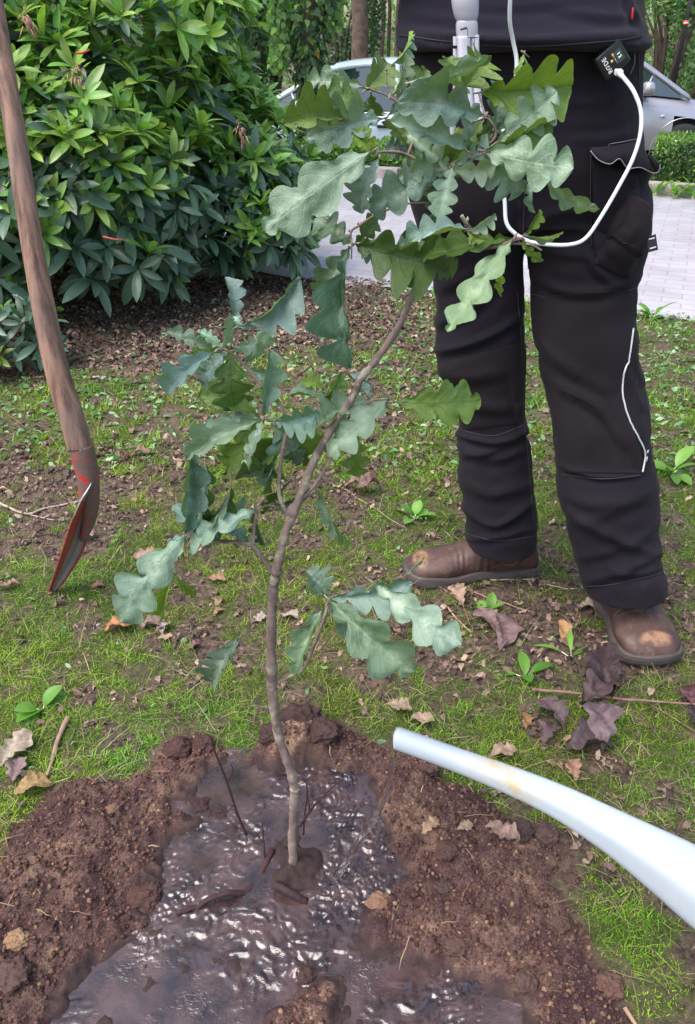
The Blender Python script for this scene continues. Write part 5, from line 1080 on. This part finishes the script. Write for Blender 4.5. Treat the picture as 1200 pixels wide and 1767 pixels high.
d = .003*fbm(V[:, 0]*6, V[:, 1]*6, V[:, 2]*9, seed=300, o=2) + strokes(V, [([(690,50),(780,62),(900,70),(1060,62),(1112,50)],8,.006),([(700,85),(800,88),(930,84),(1060,76),(1100,78)],6,.004),([(690,20),(760,30),(880,36)],9,.004),([(960,15),(1040,28),(1100,26)],8,.004),([(760,5),(880,10),(1000,-2)],8,.003),([(1085,-10),(1092,20),(1110,45)],6,.005),([(700,65),(760,80),(820,78)],6,.004)])
V = V + N*d[:, None]; sme.vertices.foreach_set('co', V.astype(np.float32).ravel()); sme.update(); shirt = wear('shirt', sme, SHIRT)
ST_ = BVHTree.FromPolygons([tuple(v) for v in V], [tuple(p.vertices) for p in sme.polygons])
seam([(690,60),(780,72),(900,80),(1060,70),(1108,62)], .0009, .0005, 60, None, ST_).build('hem_stitching', D_, shirt)
seam([(1092,14),(1091,24),(1090,34)], .0016, .001, 8, None, ST_).build('side_label', plain('red label', (.5,.03,.03), .6), shirt)
hair = MB(); blob(hair, (HX, 1.435, 1.845), (.095,.105,.085)); hair.build('hair', plain('brown hair', (.06,.035,.02), .7, .3, 90, .6, 200), person)
# boots
t = NT('brown leather'); at = t.attr(); sc_ = t.new('ShaderNodeSeparateColor'); t.l.new(at, sc_.inputs[0])
c = t.mix(t.ramp(t.noise(22, 5, .6), [(.3, 0), (.7, 1)]), (.050,.026,.022), (.120,.066,.052)); c = t.mix(t.ramp(t.noise(60, 4, .7), [(.55, 0), (.75, .6)]), c, (.22,.145,.115))
c = t.mix(t.math('MULTIPLY', sc_.outputs[0], t.ramp(t.noise(48, 5, .7), [(.36, .15), (.56, 1)])), c, t.mix(t.noise(70, 4), (.24,.125,.07), (.40,.22,.125)))
t.set(col=c, rough=t.ramp(t.noise(30, 4), [(.3, .42), (.7, .7)]), spec=.42, coat=.06, croug=.35, nrm=t.bump(t.noise(110, 5, .6), .35, .002)); LEA = t.m
t = NT('boot rubber'); t.set(col=t.mix(t.noise(40, 5), (.045,.034,.034), (.11,.085,.08)), rough=.6, nrm=t.bump(t.noise(200, 4), .4, .002)); SOLE = t.m
LSEAM = plain('leather seam', (.20,.13,.10), .7, .2)
def boot(heel, toe, scale=1.0, ground=.0, wide=1.0):
    heel, toe = Vector(heel), Vector(toe); d = (toe-heel); L = d.length; d.normalize(); s = d.cross(Vector((0,0,1))); up = Vector((0,0,1))
    st = [(0,.028,.075,.05),(.03,.036,.105,.05),(.10,.040,.135,.05),(.22,.042,.15,.05),(.34,.041,.142,.045),(.45,.041,.118,.04),(.56,.045,.094,.035),(.68,.051,.080,.03),(.80,.053,.072,.03),(.89,.050,.065,.028),(.96,.038,.052,.026),(1.0,.018,.038,.024)]
    A = spline(st, 34); V = []; seg = 26; mb = MB()
    for t_, w, hh, _ in A:
        c = heel + d*(t_*L); w *= scale*wide; hh = hh*scale
        for k in range(seg):
            a = 2*pi*k/seg; x = cos(a); z_ = sin(a); e = .75 if z_ < 0 else .95
            zz_ = ground + .016 + (hh-.016)*(.5 + .5*math.copysign(abs(z_)**e, z_)); ww = w*math.copysign(abs(x)**.8, x)*(1 if z_ < 0 else 1-.30*(z_**2)*(1.1-t_))
            V.append(Vector((c.x, c.y, 0)) + s*ww + up*zz_)
    mb.add(V, [(i*seg+k, i*seg+seg+k, i*seg+seg+(k+1)%seg, i*seg+(k+1)%seg) for i in range(33) for k in range(seg)] + [tuple(range(seg)), tuple(reversed(range(33*seg, 34*seg)))])
    c = heel + d*(.235*L); mb.tube([Vector((c.x, c.y, ground+.07)), Vector((c.x, c.y, ground+.14))-d*.004, Vector((c.x, c.y, ground+.21))-d*.006], [.052*scale,.047*scale,.05*scale], 24)
    me = remeshed(mb, .0032, 6); V, N = arr(me)
    rel = V - np.array(heel); tt = rel @ np.array(d) / L; ss = rel @ np.array(s)
    cr = np.exp(-((tt-.60)/.05)**2)*np.sin(tt*150+ss*25)*.0012*(V[:, 2] > ground+.05) + .0022*fbm(V[:, 0]*18, V[:, 1]*18, V[:, 2]*18, seed=400)*sstep(.95,.6,tt) + np.exp(-((tt-.42)/.05)**2)*np.sin(tt*95)*.002
    V = V + N*cr[:, None]; me.vertices.foreach_set('co', V.astype(np.float32).ravel())
    wear_ = np.exp(-(((tt-.90)/.058)**2 + ((ss+.004)/.036)**2 + ((V[:, 2]-ground-.062*scale)/.024)**2))*1.9 + .25*fbm(V[:, 0]*60, V[:, 1]*60, V[:, 2]*60, seed=401)*np.exp(-((tt-.86)/.10)**2)
    ca = me.color_attributes.new('col', 'FLOAT_COLOR', 'POINT'); cc = np.zeros((len(V), 4), np.float32); cc[:, 0] = np.clip(sstep(.35, 1.1, wear_), 0, 1); ca.data.foreach_set('color', cc.ravel())
    bo = wear('boot', me, LEA)
    # sole: stepped rubber edge with an instep arch
    ot = [(0,.030),(.03,.039),(.12,.043),(.3,.042),(.45,.041),(.58,.047),(.70,.054),(.82,.056),(.91,.052),(.97,.040),(1.015,.016)]
    O = spline(ot, 30); m = MB(); ring = []
    for t_, w in O: ring.append((t_, w*scale*wide))
    outl = [(t_, w) for t_, w in ring] + [(t_, -w) for t_, w in reversed(ring)]; nn_ = len(outl)
    lv = [(.0, .93), (.006, .99), (.012, 1.04), (.0135, .99), (.019, 1.05), (.021, 1.0), (.028, 1.035), (.031, .97)]; V = []
    for zf, sc in lv:
        for t_, w in outl:
            tt_ = -.004 + t_*1.008; arch = .010*math.exp(-((t_-.40)/.10)**2)*(1 - zf/.034) ; spring = .012*max(0, (t_-.8)/.2)**2; wav = .0035*sin(t_*17)*(zf > .016)
            c = heel + d*((tt_-.5)*L*(1+(sc-1)*.4) + .5*L); V.append(Vector((c.x, c.y, 0)) + s*w*sc + up*(ground + zf*1.05 + arch + spring + wav))
    F_ = [(i*nn_+k, i*nn_+(k+1)%nn_, i*nn_+nn_+(k+1)%nn_, i*nn_+nn_+k) for i in range(len(lv)-1) for k in range(nn_)]
    m.add(V, F_); nrr = len(ring)
    for lev in (0, len(lv)-1):
        m.F += [tuple((lev*nn_+k, lev*nn_+k+1, lev*nn_+nn_-2-k, lev*nn_+nn_-1-k)) for k in range(nrr-1)]
    m.build('sole', SOLE, bo)
    # elastic gusset line and pull seam on the side
    tr = BVHTree.FromPolygons([tuple(v.co) for v in me.vertices], [tuple(p.vertices) for p in me.polygons])
    for sg in (-1, 1):
        m = MB()
        for t0, t1, z0, z1 in ((.16,.20,.15,.055),(.42,.28,.14,.055),(.20,.28,.055,.055)):
            pts = []
            for q in range(14):
                f = q/13; o_ = heel + d*((t0*(1-f)+t1*f)*L) ; o_ = Vector((o_.x, o_.y, ground+z0*(1-f)+z1*f)) + s*sg*.12; h = tr.ray_cast(o_, -s*sg)
                if h[0] is not None: pts.append(h[0] + h[1]*.0004)
            if len(pts) > 2: m.tube(pts, .0011, 5)
        m.build('gusset_seam', LSEAM, bo)
    return bo
gl_ = hz(.30, 1.52)
h1, t1 = G(926, 1006), G(704, 1010); boot((h1.x, 1.545, 0), (t1.x-.003, 1.515, 0), 1.03, .004, 1.0)
t2 = G(1129, 1166); boot((P(1078,1035,1.36).x-.005, 1.46, 0), (t2.x+.004, 1.185, 0), 1.06, .004, 1.22)
# transmitter clipped to the waistband
dp, dn = hit(1042, 97); dn = (dn*.6 + Vector((0,-1,.15))*.6).normalized()
DEVB = NT('black device plastic'); DEVB.set(col=(.012,.012,.014), rough=.4, spec=.5)
wt_ = empty('wireless_transmitter', tuple(dp), 'small black wireless microphone box with a display, clipped tilted at the waistband', 'transmitter')
ang = R(-48); v_up = Vector((sin(-ang)*1.0, 0, cos(ang)))    # the box hangs turned on one corner
size = wpx(50, dp); c = dp + dn*.012 + Vector((0,-.022,-.004))
x0_ = Vector((0,0,1)).cross(dn).normalized(); y0_ = dn.cross(x0_)
def rotax(a): return x0_*cos(a) + y0_*sin(a), -x0_*sin(a) + y0_*cos(a)
tx, ty = rotax(R(180-48+0))         # text runs up and to the left, so it reads upside down
RM = Matrix((tx, ty, dn)).transposed()
m = MB(); m.box(c, (size*.88, size*1.0, .014), RM); m.build('case', DEVB.m, wt_, bevel=.004, smooth=True)
m = MB(); m.box(c - dn*.017, (size*.4, size*.9, .018), RM); m.build('clip', DEVB.m, wt_, bevel=.001)
# printed side: wordmark at the top of its own frame, then dot, then the display
m = MB(); m.box(c + RM @ Vector((-.001,-.0095,.0073)), (.0175,.0115,.0008), RM); sc = m.build('display', plain('display', (.06,.075,.08), .2), wt_, smooth=False)
def words(txt, c, size, mat, parent, name, RMx, th=.0002, sp=1.0):
    cu = bpy.data.curves.new('txt', 'FONT'); cu.body = txt; cu.size = size; cu.extrude = th; cu.align_x = 'CENTER'; cu.align_y = 'CENTER'; cu.offset = size*.02; cu.space_character = sp
    o = bpy.data.objects.new('txt', cu); COL.objects.link(o); bpy.context.view_layer.update(); me = bpy.data.meshes.new_from_object(o.evaluated_get(bpy.context.evaluated_depsgraph_get())); bpy.data.objects.remove(o)
    me.transform(Matrix.Translation(c) @ RMx.to_4x4()); return put(name, me, mat, parent, False)
words('RØDE', c + RM @ Vector((.0,.0105,.0074)), .0088, WHT, wt_, 'wordmark', RM, sp=1.05)
RM2 = Matrix((-tx, -ty, dn)).transposed(); LIT = NT('lit segments'); LIT.set(col=(.6,.75,.72), rough=.4, emc=(.6,.8,.75,1), ems=.5)
words('1 2', c + RM @ Vector((0,-.0095,.0081)), .0062, LIT.m, sc, 'digits', RM2)
m = MB(); m.box(c + RM @ Vector((.005,-.0022,.0073)), (.0062,.0028,.0006), RM); m.build('orange_mark', plain('orange print', (.75,.36,.08), .5), wt_)
m = MB(); m.box(c + RM @ Vector((-.0035,-.0024,.0073)), (.0085,.0012,.0006), RM); m.build('grey_line', plain('grey print', (.4,.38,.36), .5), wt_)
m = MB(); p_ = c + RM @ Vector((.0002,.0028,.0073)); m.tube([p_, p_ + dn*.0008], .0019, 14); m.build('indicator_light', plain('yellow light', (.85,.75,.2), .3), wt_)
# white cable, looping down and up again
CABW = plain('white cable', (.74,.76,.78), .4, .05, 20)
cb = [(878,-260,1.16),(880,-120,1.17),(881,-20,1.18),(880,35,1.19),(886,72,1.2),(892,110,1.2),(885,170,1.19),(868,230,1.18),(864,290,1.18),(871,345,1.175),(874,383,1.17),(888,402,1.165),(912,416,1.16),(945,422,1.16),(985,422,1.16),(1012,410,1.165),(1040,370,1.17),(1070,318,1.18),(1092,275,1.19),(1105,232,1.2),(1106,192,1.21),(1094,158,1.22),(1078,136,1.24),(1070,128,1.26)]
A = spline(cb, 150); m = MB(); m.tube([P(*a) for a in A], .0029, 10); cab = m.build('white_cable', CABW); tag(cab, 'thin white cable hanging in a loop in front of the trousers', 'cable')
e = P(1067, 124, 1.262); dd_ = (P(1078,136,1.24)-e).normalized(); m = MB(); q_ = dd_.to_track_quat('Z', 'Y').to_matrix(); m.box(e - dd_*.002, (.0115, .007, .016), q_); m.tube([e+dd_*.005, e+dd_*.012, e+dd_*.018], [.0042,.0038,.003], 12); m.build('plug', CABW, cab, bevel=.0012)
# grey stick tripod held upright in front of the body
GREY = plain('light grey plastic', (.40,.385,.44), .38, .05, 10); GDK = plain('dark joint line', (.06,.055,.07), .6)
st_ = empty('stick_tripod', tuple(P(806, 150, 1.1)), 'light grey folding stick tripod held upright in front of the dark shirt', 'tripod')
def pr(mb, rows, seg=24, e=1.0):
    A = spline(rows, len(rows)*5); V = []
    for l, r, y, D in A:
        c = P((l+r)/2, y, D); rx = wpx((r-l)/2, c)
        for k in range(seg):
            a = 2*pi*k/seg; V.append(c + Vector((math.copysign(abs(cos(a))**e, cos(a))*rx, math.copysign(abs(sin(a))**e, sin(a))*rx*.9, 0)))
    n = len(A); mb.add(V, [(i*seg+k, i*seg+seg+k, i*seg+seg+(k+1)%seg, i*seg+(k+1)%seg) for i in range(n-1) for k in range(seg)] + [tuple(range(seg)), tuple(reversed(range((n-1)*seg, n*seg)))]); return mb
pr(MB(), [(773,828,-200,1.14),(775,828,-120,1.135),(777,828,-40,1.125),(779,827,0,1.12),(783,826,24,1.12),(788,823,36,1.12),(792,818,41,1.12)]).build('grip', GREY, st_)
pr(MB(), [(791,820,34,1.12),(788,824,38,1.12),(787,825,50,1.12),(788,825,62,1.12),(789,826,64,1.12)], 24, .8).build('hinge_block', GREY, st_)
for rows in ([(789,812,62,1.11),(790,813,110,1.1),(793,816,160,1.085),(797,820,212,1.07)], [(812,827,60,1.115),(813,828,110,1.105),(815,831,160,1.09),(818,836,210,1.075)], [(787,799,90,1.13),(781,793,160,1.125),(775,787,220,1.12),(769,781,275,1.115)]):
    pr(MB(), rows, 18, .7).build('leg', GREY, st_)
for y0 in (63, 84): pr(MB(), [(782,789,y0,1.112),(782,790,y0+16,1.11)], 12, .6).build('lock_button', GREY, st_)
m = MB(); m.tube([P(795,51,1.092), P(806,48,1.092)], .0014, 6); m.tube([P(807,49,1.092), P(808,65,1.09), P(824,65,1.094)], .0006, 5); m.tube([P(819,66,1.09), P(820,150,1.068)], .0006, 5); m.build('joint_line', GDK, st_)
# ---------------------------------------------------------------- single fallen leaves, sticks and clods one can point at
def dead(x, y, L, az, col, label, seed, curl=.8, cat='fallen leaf', oak_=True, tilt=.25, group=None, wfac=1.0, up=.0):
    p = G(x, y); z0 = hz(p.x, p.y); r = np.random.default_rng(seed)
    T, Fc, U = oakleaf(22, 9, seed=seed, depth=.5 if oak_ else 0, width=.72*wfac if oak_ else .5*wfac, curl=curl*.3, bend=curl*.25, fold=curl*.5, wave=.08)
    T = T - np.array([0,.5,0]); T[:, 2] -= T[:, 2].min(); T[:, 2] += .10*curl*fbm(T[:, 0]*7+seed, T[:, 1]*6, seed=seed)
    a = R(az); d = Vector((cos(a), sin(a), tilt)).normalized(); s = d.cross(Vector((r.normal()*.15, r.normal()*.15, 1))).normalized(); n = s.cross(d)
    V = np.array([Vector((p.x, p.y, z0+.006+up)) + s*float(q[0])*L + d*float(q[1])*L + n*float(q[2])*L for q in T]); lift = (gheight(V[:, 0], V[:, 1]) + .003 - V[:, 2]).max(); V[:, 2] += min(lift, .012) if lift > -.01 else 0
    c = np.array(col)*.74*(.8+.4*rng.random((len(V), 1))); o = put('fallen_leaf', npmesh('fallen_leaf', V, Fc, c), DRYL); return tag(o, label, cat, group)
t = NT('dry fallen leaf'); c = t.mix(t.ramp(t.noise(70, 5, .65), [(.3, 0), (.7, 1)]), t.mix(1, t.attr(), (.62,.58,.58), 'MULTIPLY'), t.attr()); t.set(col=c, rough=.6, nrm=t.bump(t.noise(110, 5), .8, .003)); DRYL = t.translucent(c, .12)
ORG = (.62,.28,.12); TAN = (.58,.40,.28); PUR = (.20,.12,.115); BEI = (.55,.46,.34); BRN = (.30,.17,.12); DKP = (.085,.05,.055)
for a in [(209,1090,.070,10,ORG,'curled orange oak leaf on the lawn below the lowest left oak leaves',1,.8),(30,1300,.085,60,BEI,'pale beige lobed oak leaf on the ground at the lower left edge',2,.5),(256,970,.075,-10,TAN,'tan curled leaf on the lawn right of the shovel tip',3,.9),
          (376,1010,.05,-15,(.55,.33,.2),'light brown curled leaf on bright moss left of the trunk',4,.9),(379,1043,.034,70,(.5,.3,.22),'upper small brown leaf on the dark bare patch left of the trunk',5,.8),(378,1058,.03,40,(.62,.36,.22),'lower small orange-brown leaf on the dark bare patch left of the trunk',6,.8),
          (265,1082,.062,5,(.33,.22,.18),'grey-brown leaf lying beside the orange oak leaf',7,.7),(287,1090,.04,80,(.52,.42,.40),'pale pinkish curled leaf right of the grey-brown leaf',8,1.),(287,1107,.036,0,TAN,'small flat tan leaf below the pale pinkish leaf',9,.4),(448,1072,.045,20,(.62,.5,.42),'whitish leaf touching the left side of the trunk',10,.7),
          (500,1068,.05,-20,(.6,.48,.38),'whitish leaf just right of the trunk',11,.7),(338,1117,.035,30,(.28,.13,.12),'small dark red leaf on the moss left of the trunk',12,.9),(865,1105,.11,70,(.30,.19,.18),'large purple-brown oak leaf between the boots',13,.6),(838,1085,.085,120,(.34,.23,.21),'purple-grey oak leaf lying against the large one between the boots',14,.8),
          (792,1042,.07,100,TAN,'tan oak leaf standing up in front of the far boot',15,.9),(1032,1180,.13,95,DKP,'crumpled blackish leaf lying nearest the toe of the near boot',16,1.3),(1025,1212,.10,40,(.12,.07,.075),'crumpled dark leaf on the long twig',17,1.3),(1032,1262,.12,80,(.26,.18,.20),'crumpled purple-grey leaf below the long twig',18,1.1),
          (1018,1300,.10,10,(.13,.08,.085),'dark crumpled leaf at the very bottom of the purple-grey heap',19,1.2),(948,1245,.085,120,(.2,.13,.14),'wrinkled brown-purple leaf left of the purple-grey heap',20,1.1),(945,1275,.06,60,(.17,.11,.11),'lower wrinkled leaf left of the purple-grey heap',21,1.1),(1188,1216,.06,90,(.16,.065,.075),'rounded dark red leaf at the right edge beside the long twig',22,1.2),
          (1194,1246,.05,60,(.05,.035,.04),'blackish leaf at the right edge just below the dark red one',23,1.2),(640,858,.09,15,(.30,.18,.15),'brown twisted leaf on the lawn right of the trunk',24,1.4),(612,852,.07,170,(.36,.22,.17),'reddish brown leaf leaning on the twisted brown leaf',25,1.2),(740,1447,.04,40,(.55,.36,.22),'small orange-tan leaf on the dug soil right of the hole',26,.9),
          (868,1308,.055,10,(.55,.38,.27),'tan leaf just above the white spout',27,.9),(730,1252,.05,-15,TAN,'pale curled leaf at the soil edge above the spout tip',28,.9),(690,1235,.055,-20,(.5,.38,.24),'thin tan leaf on the lawn above the spout tip',29,1.),(26,1330,.06,95,(.36,.25,.23),'grey-brown upright leaf at the lower left edge',30,.8),(60,1365,.07,20,(.5,.33,.14),'yellow-brown curled leaf near the left soil edge',31,1.),
          (245,788,.07,0,(.42,.26,.17),'brown leaf on bare earth right of the shovel socket',32,.9),(218,788,.04,60,(.25,.09,.09),'round dark red leaf beside the shovel socket',33,1.),(152,935,.06,30,(.5,.38,.28),'pale curled leaf behind the shovel blade',34,1.1),(20,1022,.05,20,(.45,.28,.22),'small reddish-tan leaf on moss left of the shovel tip',35,.9),(170,1015,.035,10,(.6,.28,.18),'small orange leaf right of the shovel tip',36,.9),
          (1012,1052,.05,-20,(.60,.46,.36),'creamy leaf tucked beside the near boot ankle',37,.9),(905,1250,.04,80,(.45,.24,.1),'small amber leaf on moss between heap and spout',38,.8),(530,1255,.035,10,(.5,.38,.28),'pale leaf scrap on the earth lump behind the trunk',39,.8),(800,1450,.03,10,(.4,.3,.2),'leaf scrap on the dug soil below the spout',40,.8),(865,1465,.06,-30,(.42,.28,.22),'brown leaf half buried beside the mossy patch under the spout',41,.9),
          (985,1335,.05,90,(.5,.28,.18),'narrow orange-brown leaf standing above the spout',42,1.),(675,1030,.03,20,(.3,.08,.06),'small dark red leaf by the big pale oak leaf',43,1.)]:
    dead(*a)
o = dead(970,1100,.062,85,(.66,.36,.16),'smooth orange-brown beech leaf upright on moss left of the near boot',50,.5,oak_=False,tilt=.5,wfac=1.15)
def stick(pts, r, col, label, name='twig', cat='twig', lift=.006, taper=.5, side=None, mat=None):
    A = spline(pts, len(pts)*6); P3 = []
    for a in A:
        p = G(a[0], a[1]); P3.append(Vector((p.x, p.y, hz(p.x, p.y) + lift + (a[2] if len(a) > 2 else 0))))
    m = MB(); n = len(P3); m.tube(P3, [r*(1-(1-taper)*i/n) for i in range(n)], 8, True, .08)
    for s in (side or []): 
        q = [Vector((*G(a[0], a[1])[:2], 0)) for a in s]; q = [Vector((v.x, v.y, hz(v.x, v.y)+lift)) for v in q]; m.tube(q, [r*.5*(1-.6*i/len(q)) for i in range(len(q))], 6)
    return tag(m.build(name, mat or plain('twig bark', col, .8, .3, 60, .5, 200)), label, cat)
stick([(118,1238),(103,1275),(82,1342)], .0062, (.30,.19,.14), 'short thick brown stick on the lawn at the lower left')
stick([(915,1210,.01),(1000,1217,.018),(1100,1224,.016),(1215,1232,.01)], .0035, (.24,.13,.11), 'long reddish twig lying across the crumpled leaves before the near boot', side=[[(1120,1222),(1160,1245),(1210,1275)],[(1060,1218),(1090,1212),(1110,1216)]])
stick([(805,1025),(850,1045),(900,1062),(935,1072)], .0026, (.30,.16,.13), 'thin reddish twig on the ground between the boots')
stick([(845,1010),(920,1012),(995,1022)], .0022, (.42,.38,.25), 'straight pale stalk touching the sole of the far boot')
stick([(772,1058),(790,1080),(812,1100)], .0026, (.42,.27,.18), 'short tan stick left of the purple oak leaves')
stick([(0,868),(45,890),(80,880),(140,868)], .004, (.40,.32,.26), 'bent pale stick on the ground beside the shovel blade', side=[[(45,890),(90,903),(120,902)]])
stick([(585,845),(640,880),(700,915)], .002, (.36,.26,.18), 'thin dry stem crossing the lawn right of the trunk')
stick([(470,1465,.0),(430,1530,.012),(380,1550,.012),(305,1575,.006)], .006, (.045,.016,.017), 'wet dark red root lying in the muddy water left of the stem', 'root', 'root', .004, .6)
stick([(475,1530,.01),(500,1545,.018),(530,1552,.01)], .007, (.035,.015,.016), 'short wet root stub in the water before the stem', 'root', 'root', .0, .8)
def twig3(pts, r, label, side=(), col=(.06,.025,.027)):
    m = MB(); m.tube([P(*a) for a in spline(pts, 16)], [r*(1-.035*i) for i in range(16)], 7, True, .08)
    for s in side: m.tube([P(*a) for a in spline(s, 8)], [r*.55*(1-.09*i) for i in range(8)], 5)
    return tag(m.build('bare_twig', plain('wet twig', col, .5, .3, 60, .3)), label, 'twig')
twig3([(425,1440,.765),(408,1400,.77),(392,1350,.775),(362,1275,.78)], .0030, 'thin dark twig standing in the mud left of the stem', [[(404,1385,.77),(395,1400,.765),(380,1412,.765)],[(392,1350,.775),(402,1330,.775),(398,1318,.775)]])
twig3([(518,1425,.77),(535,1400,.77),(560,1372,.765),(592,1343,.755)], .0026, 'dark forked twig rising right of the stem', [[(535,1400,.77),(532,1375,.77),(530,1345,.77)],[(548,1385,.765),(575,1368,.76),(605,1378,.75)]])
twig3([(524,1440,.775),(526,1405,.775),(530,1375,.775),(529,1350,.775)], .0018, 'thin upright dark twig close behind the stem on its right')
twig3([(458,1490,.745),(455,1450,.75),(452,1420,.75)], .0019, 'short dark twig upright in the water between root and stem', [[(455,1455,.75),(440,1435,.75),(430,1428,.75)]])
# clods and stones
t = NT('clod'); t.set(col=t.mix(t.ramp(t.noise(55, 5, .7), [(.3, 0), (.7, 1)]), t.mix(1, t.attr(), (.6,.55,.55), 'MULTIPLY'), t.attr()), rough=.95, spec=.15, nrm=t.bump(t.noise(220, 5, .7), 1.0, .004)); CLOD = t.m
def clod(x, y, r, col, label, seed, cat='clod', flat=.7, name='soil_clod'):
    p = G(x, y); bm = bmesh.new(); bmesh.ops.create_icosphere(bm, subdivisions=5, radius=1); V = np.array([v.co[:] for v in bm.verts]); Fc = [[v.index for v in f.verts] for f in bm.faces]; bm.free()
    q = 1 + .42*fbm(V[:, 0]*1.6+seed, V[:, 1]*1.6, V[:, 2]*1.6, seed=seed) + .26*fbm(V[:, 0]*4, V[:, 1]*5+seed, V[:, 2]*5, seed=seed+1) + .06*fbm(V[:, 0]*14, V[:, 1]*14+seed, V[:, 2]*14, seed=seed+2); rr = np.random.default_rng(seed)
    V = V*q[:, None]*np.array([1+.3*rr.random(), .85+.3*rr.random(), flat])*r; V = V + np.array([p.x, p.y, hz(p.x, p.y)+r*.12]); o = put(name, npmesh(name, V, np.array(Fc), np.tile(np.array([col]), (len(V), 1))), CLOD); return tag(o, label, cat)
BR1 = (.135,.085,.07); PU1 = (.105,.07,.065); TN1 = (.40,.26,.15)
for a in [(40,1640,.016,TN1,'sandy tan clod at the lower left edge'),(198,1410,.010,(.24,.15,.1),'small tan clod on the soil at upper left of the hole'),(895,1452,.022,PU1,'flat elongated clod beside the mossy patch, left one'),(938,1446,.020,(.14,.09,.08),'rounded clod at the upper edge of the mossy patch'),
          (884,1450,.014,BR1,'small clod touching the flat elongated one'),(1042,1515,.014,PU1,'dark clod on the mossy patch under the spout'),(985,1518,.012,BR1,'brown clod at the left border of the mossy patch'),(1052,1708,.020,(.17,.10,.08),'round clod with a root at the bottom right'),(765,1538,.013,PU1,'round purple clod in the middle of the right-hand soil'),
          (770,1485,.016,(.12,.07,.06),'dark clod next to the small orange-tan leaf'),(740,1340,.014,BR1,'clod under the spout tip on the soil rim'),(520,1262,.040,(.085,.052,.048),'big crumbly earth lump behind the trunk'),(560,1285,.026,(.095,.058,.052),'crumbly earth lump right of the big one behind the trunk'),(470,1290,.022,(.09,.055,.05),'crumbly earth lump left of the big one behind the trunk'),
          (310,1300,.024,(.105,.06,.055),'dark earth lump at the upper left rim of the hole'),(350,1290,.018,(.11,.06,.055),'smaller dark lump right of the rim lump'),(250,1545,.022,(.115,.065,.055),'dark clod at the left bank of the water'),(345,1385,.020,(.075,.045,.045),'wet slate-dark clod at the upper left water edge'),(375,1400,.018,(.07,.045,.045),'wet flat clod half in the water at upper left'),
          (530,1680,.014,(.09,.055,.05),'wet lump breaking the water at lower left'),(965,1605,.011,BR1,'little clod at the right edge of the dug soil'),(790,1640,.016,(.14,.085,.07),'clod beside the lower right pool'),(905,1700,.014,BR1,'clod on the sandy strip at the bottom right'),(30,1700,.022,(.14,.085,.075),'brown clod in the lower left corner'),(655,1560,.016,(.3,.18,.12),'tan clod on the bank right of the water')]:
    x, y, r, col, lb = a; clod(x, y, r, col, lb, int(x) % 97 + 3)
for a in [(792,922,.014,(.05,.038,.04),'dark round stone behind the heel-side trouser hem of the far boot'),(985,1052,.012,(.10,.08,.085),'dark oval stone left of the near boot'),(920,1012,.012,(.09,.07,.07),'dark pebble touching the heel of the far boot')]:
    x, y, r, col, lb = a; clod(x, y, r, col, lb, 11, 'stone', name='stone')
p = G(1070, 1730); m = MB(); m.tube([Vector((p.x, p.y-.012, hz(p.x, p.y)+.012)), Vector((p.x+.01, p.y-.03, hz(p.x, p.y)+.006)), Vector((p.x+.02, p.y-.05, hz(p.x, p.y)+.004))], [.0035,.003,.001], 7); tag(m.build('root', plain('tan root', (.38,.24,.15), .8)), 'short tan root beside the round clod at the bottom right', 'root')
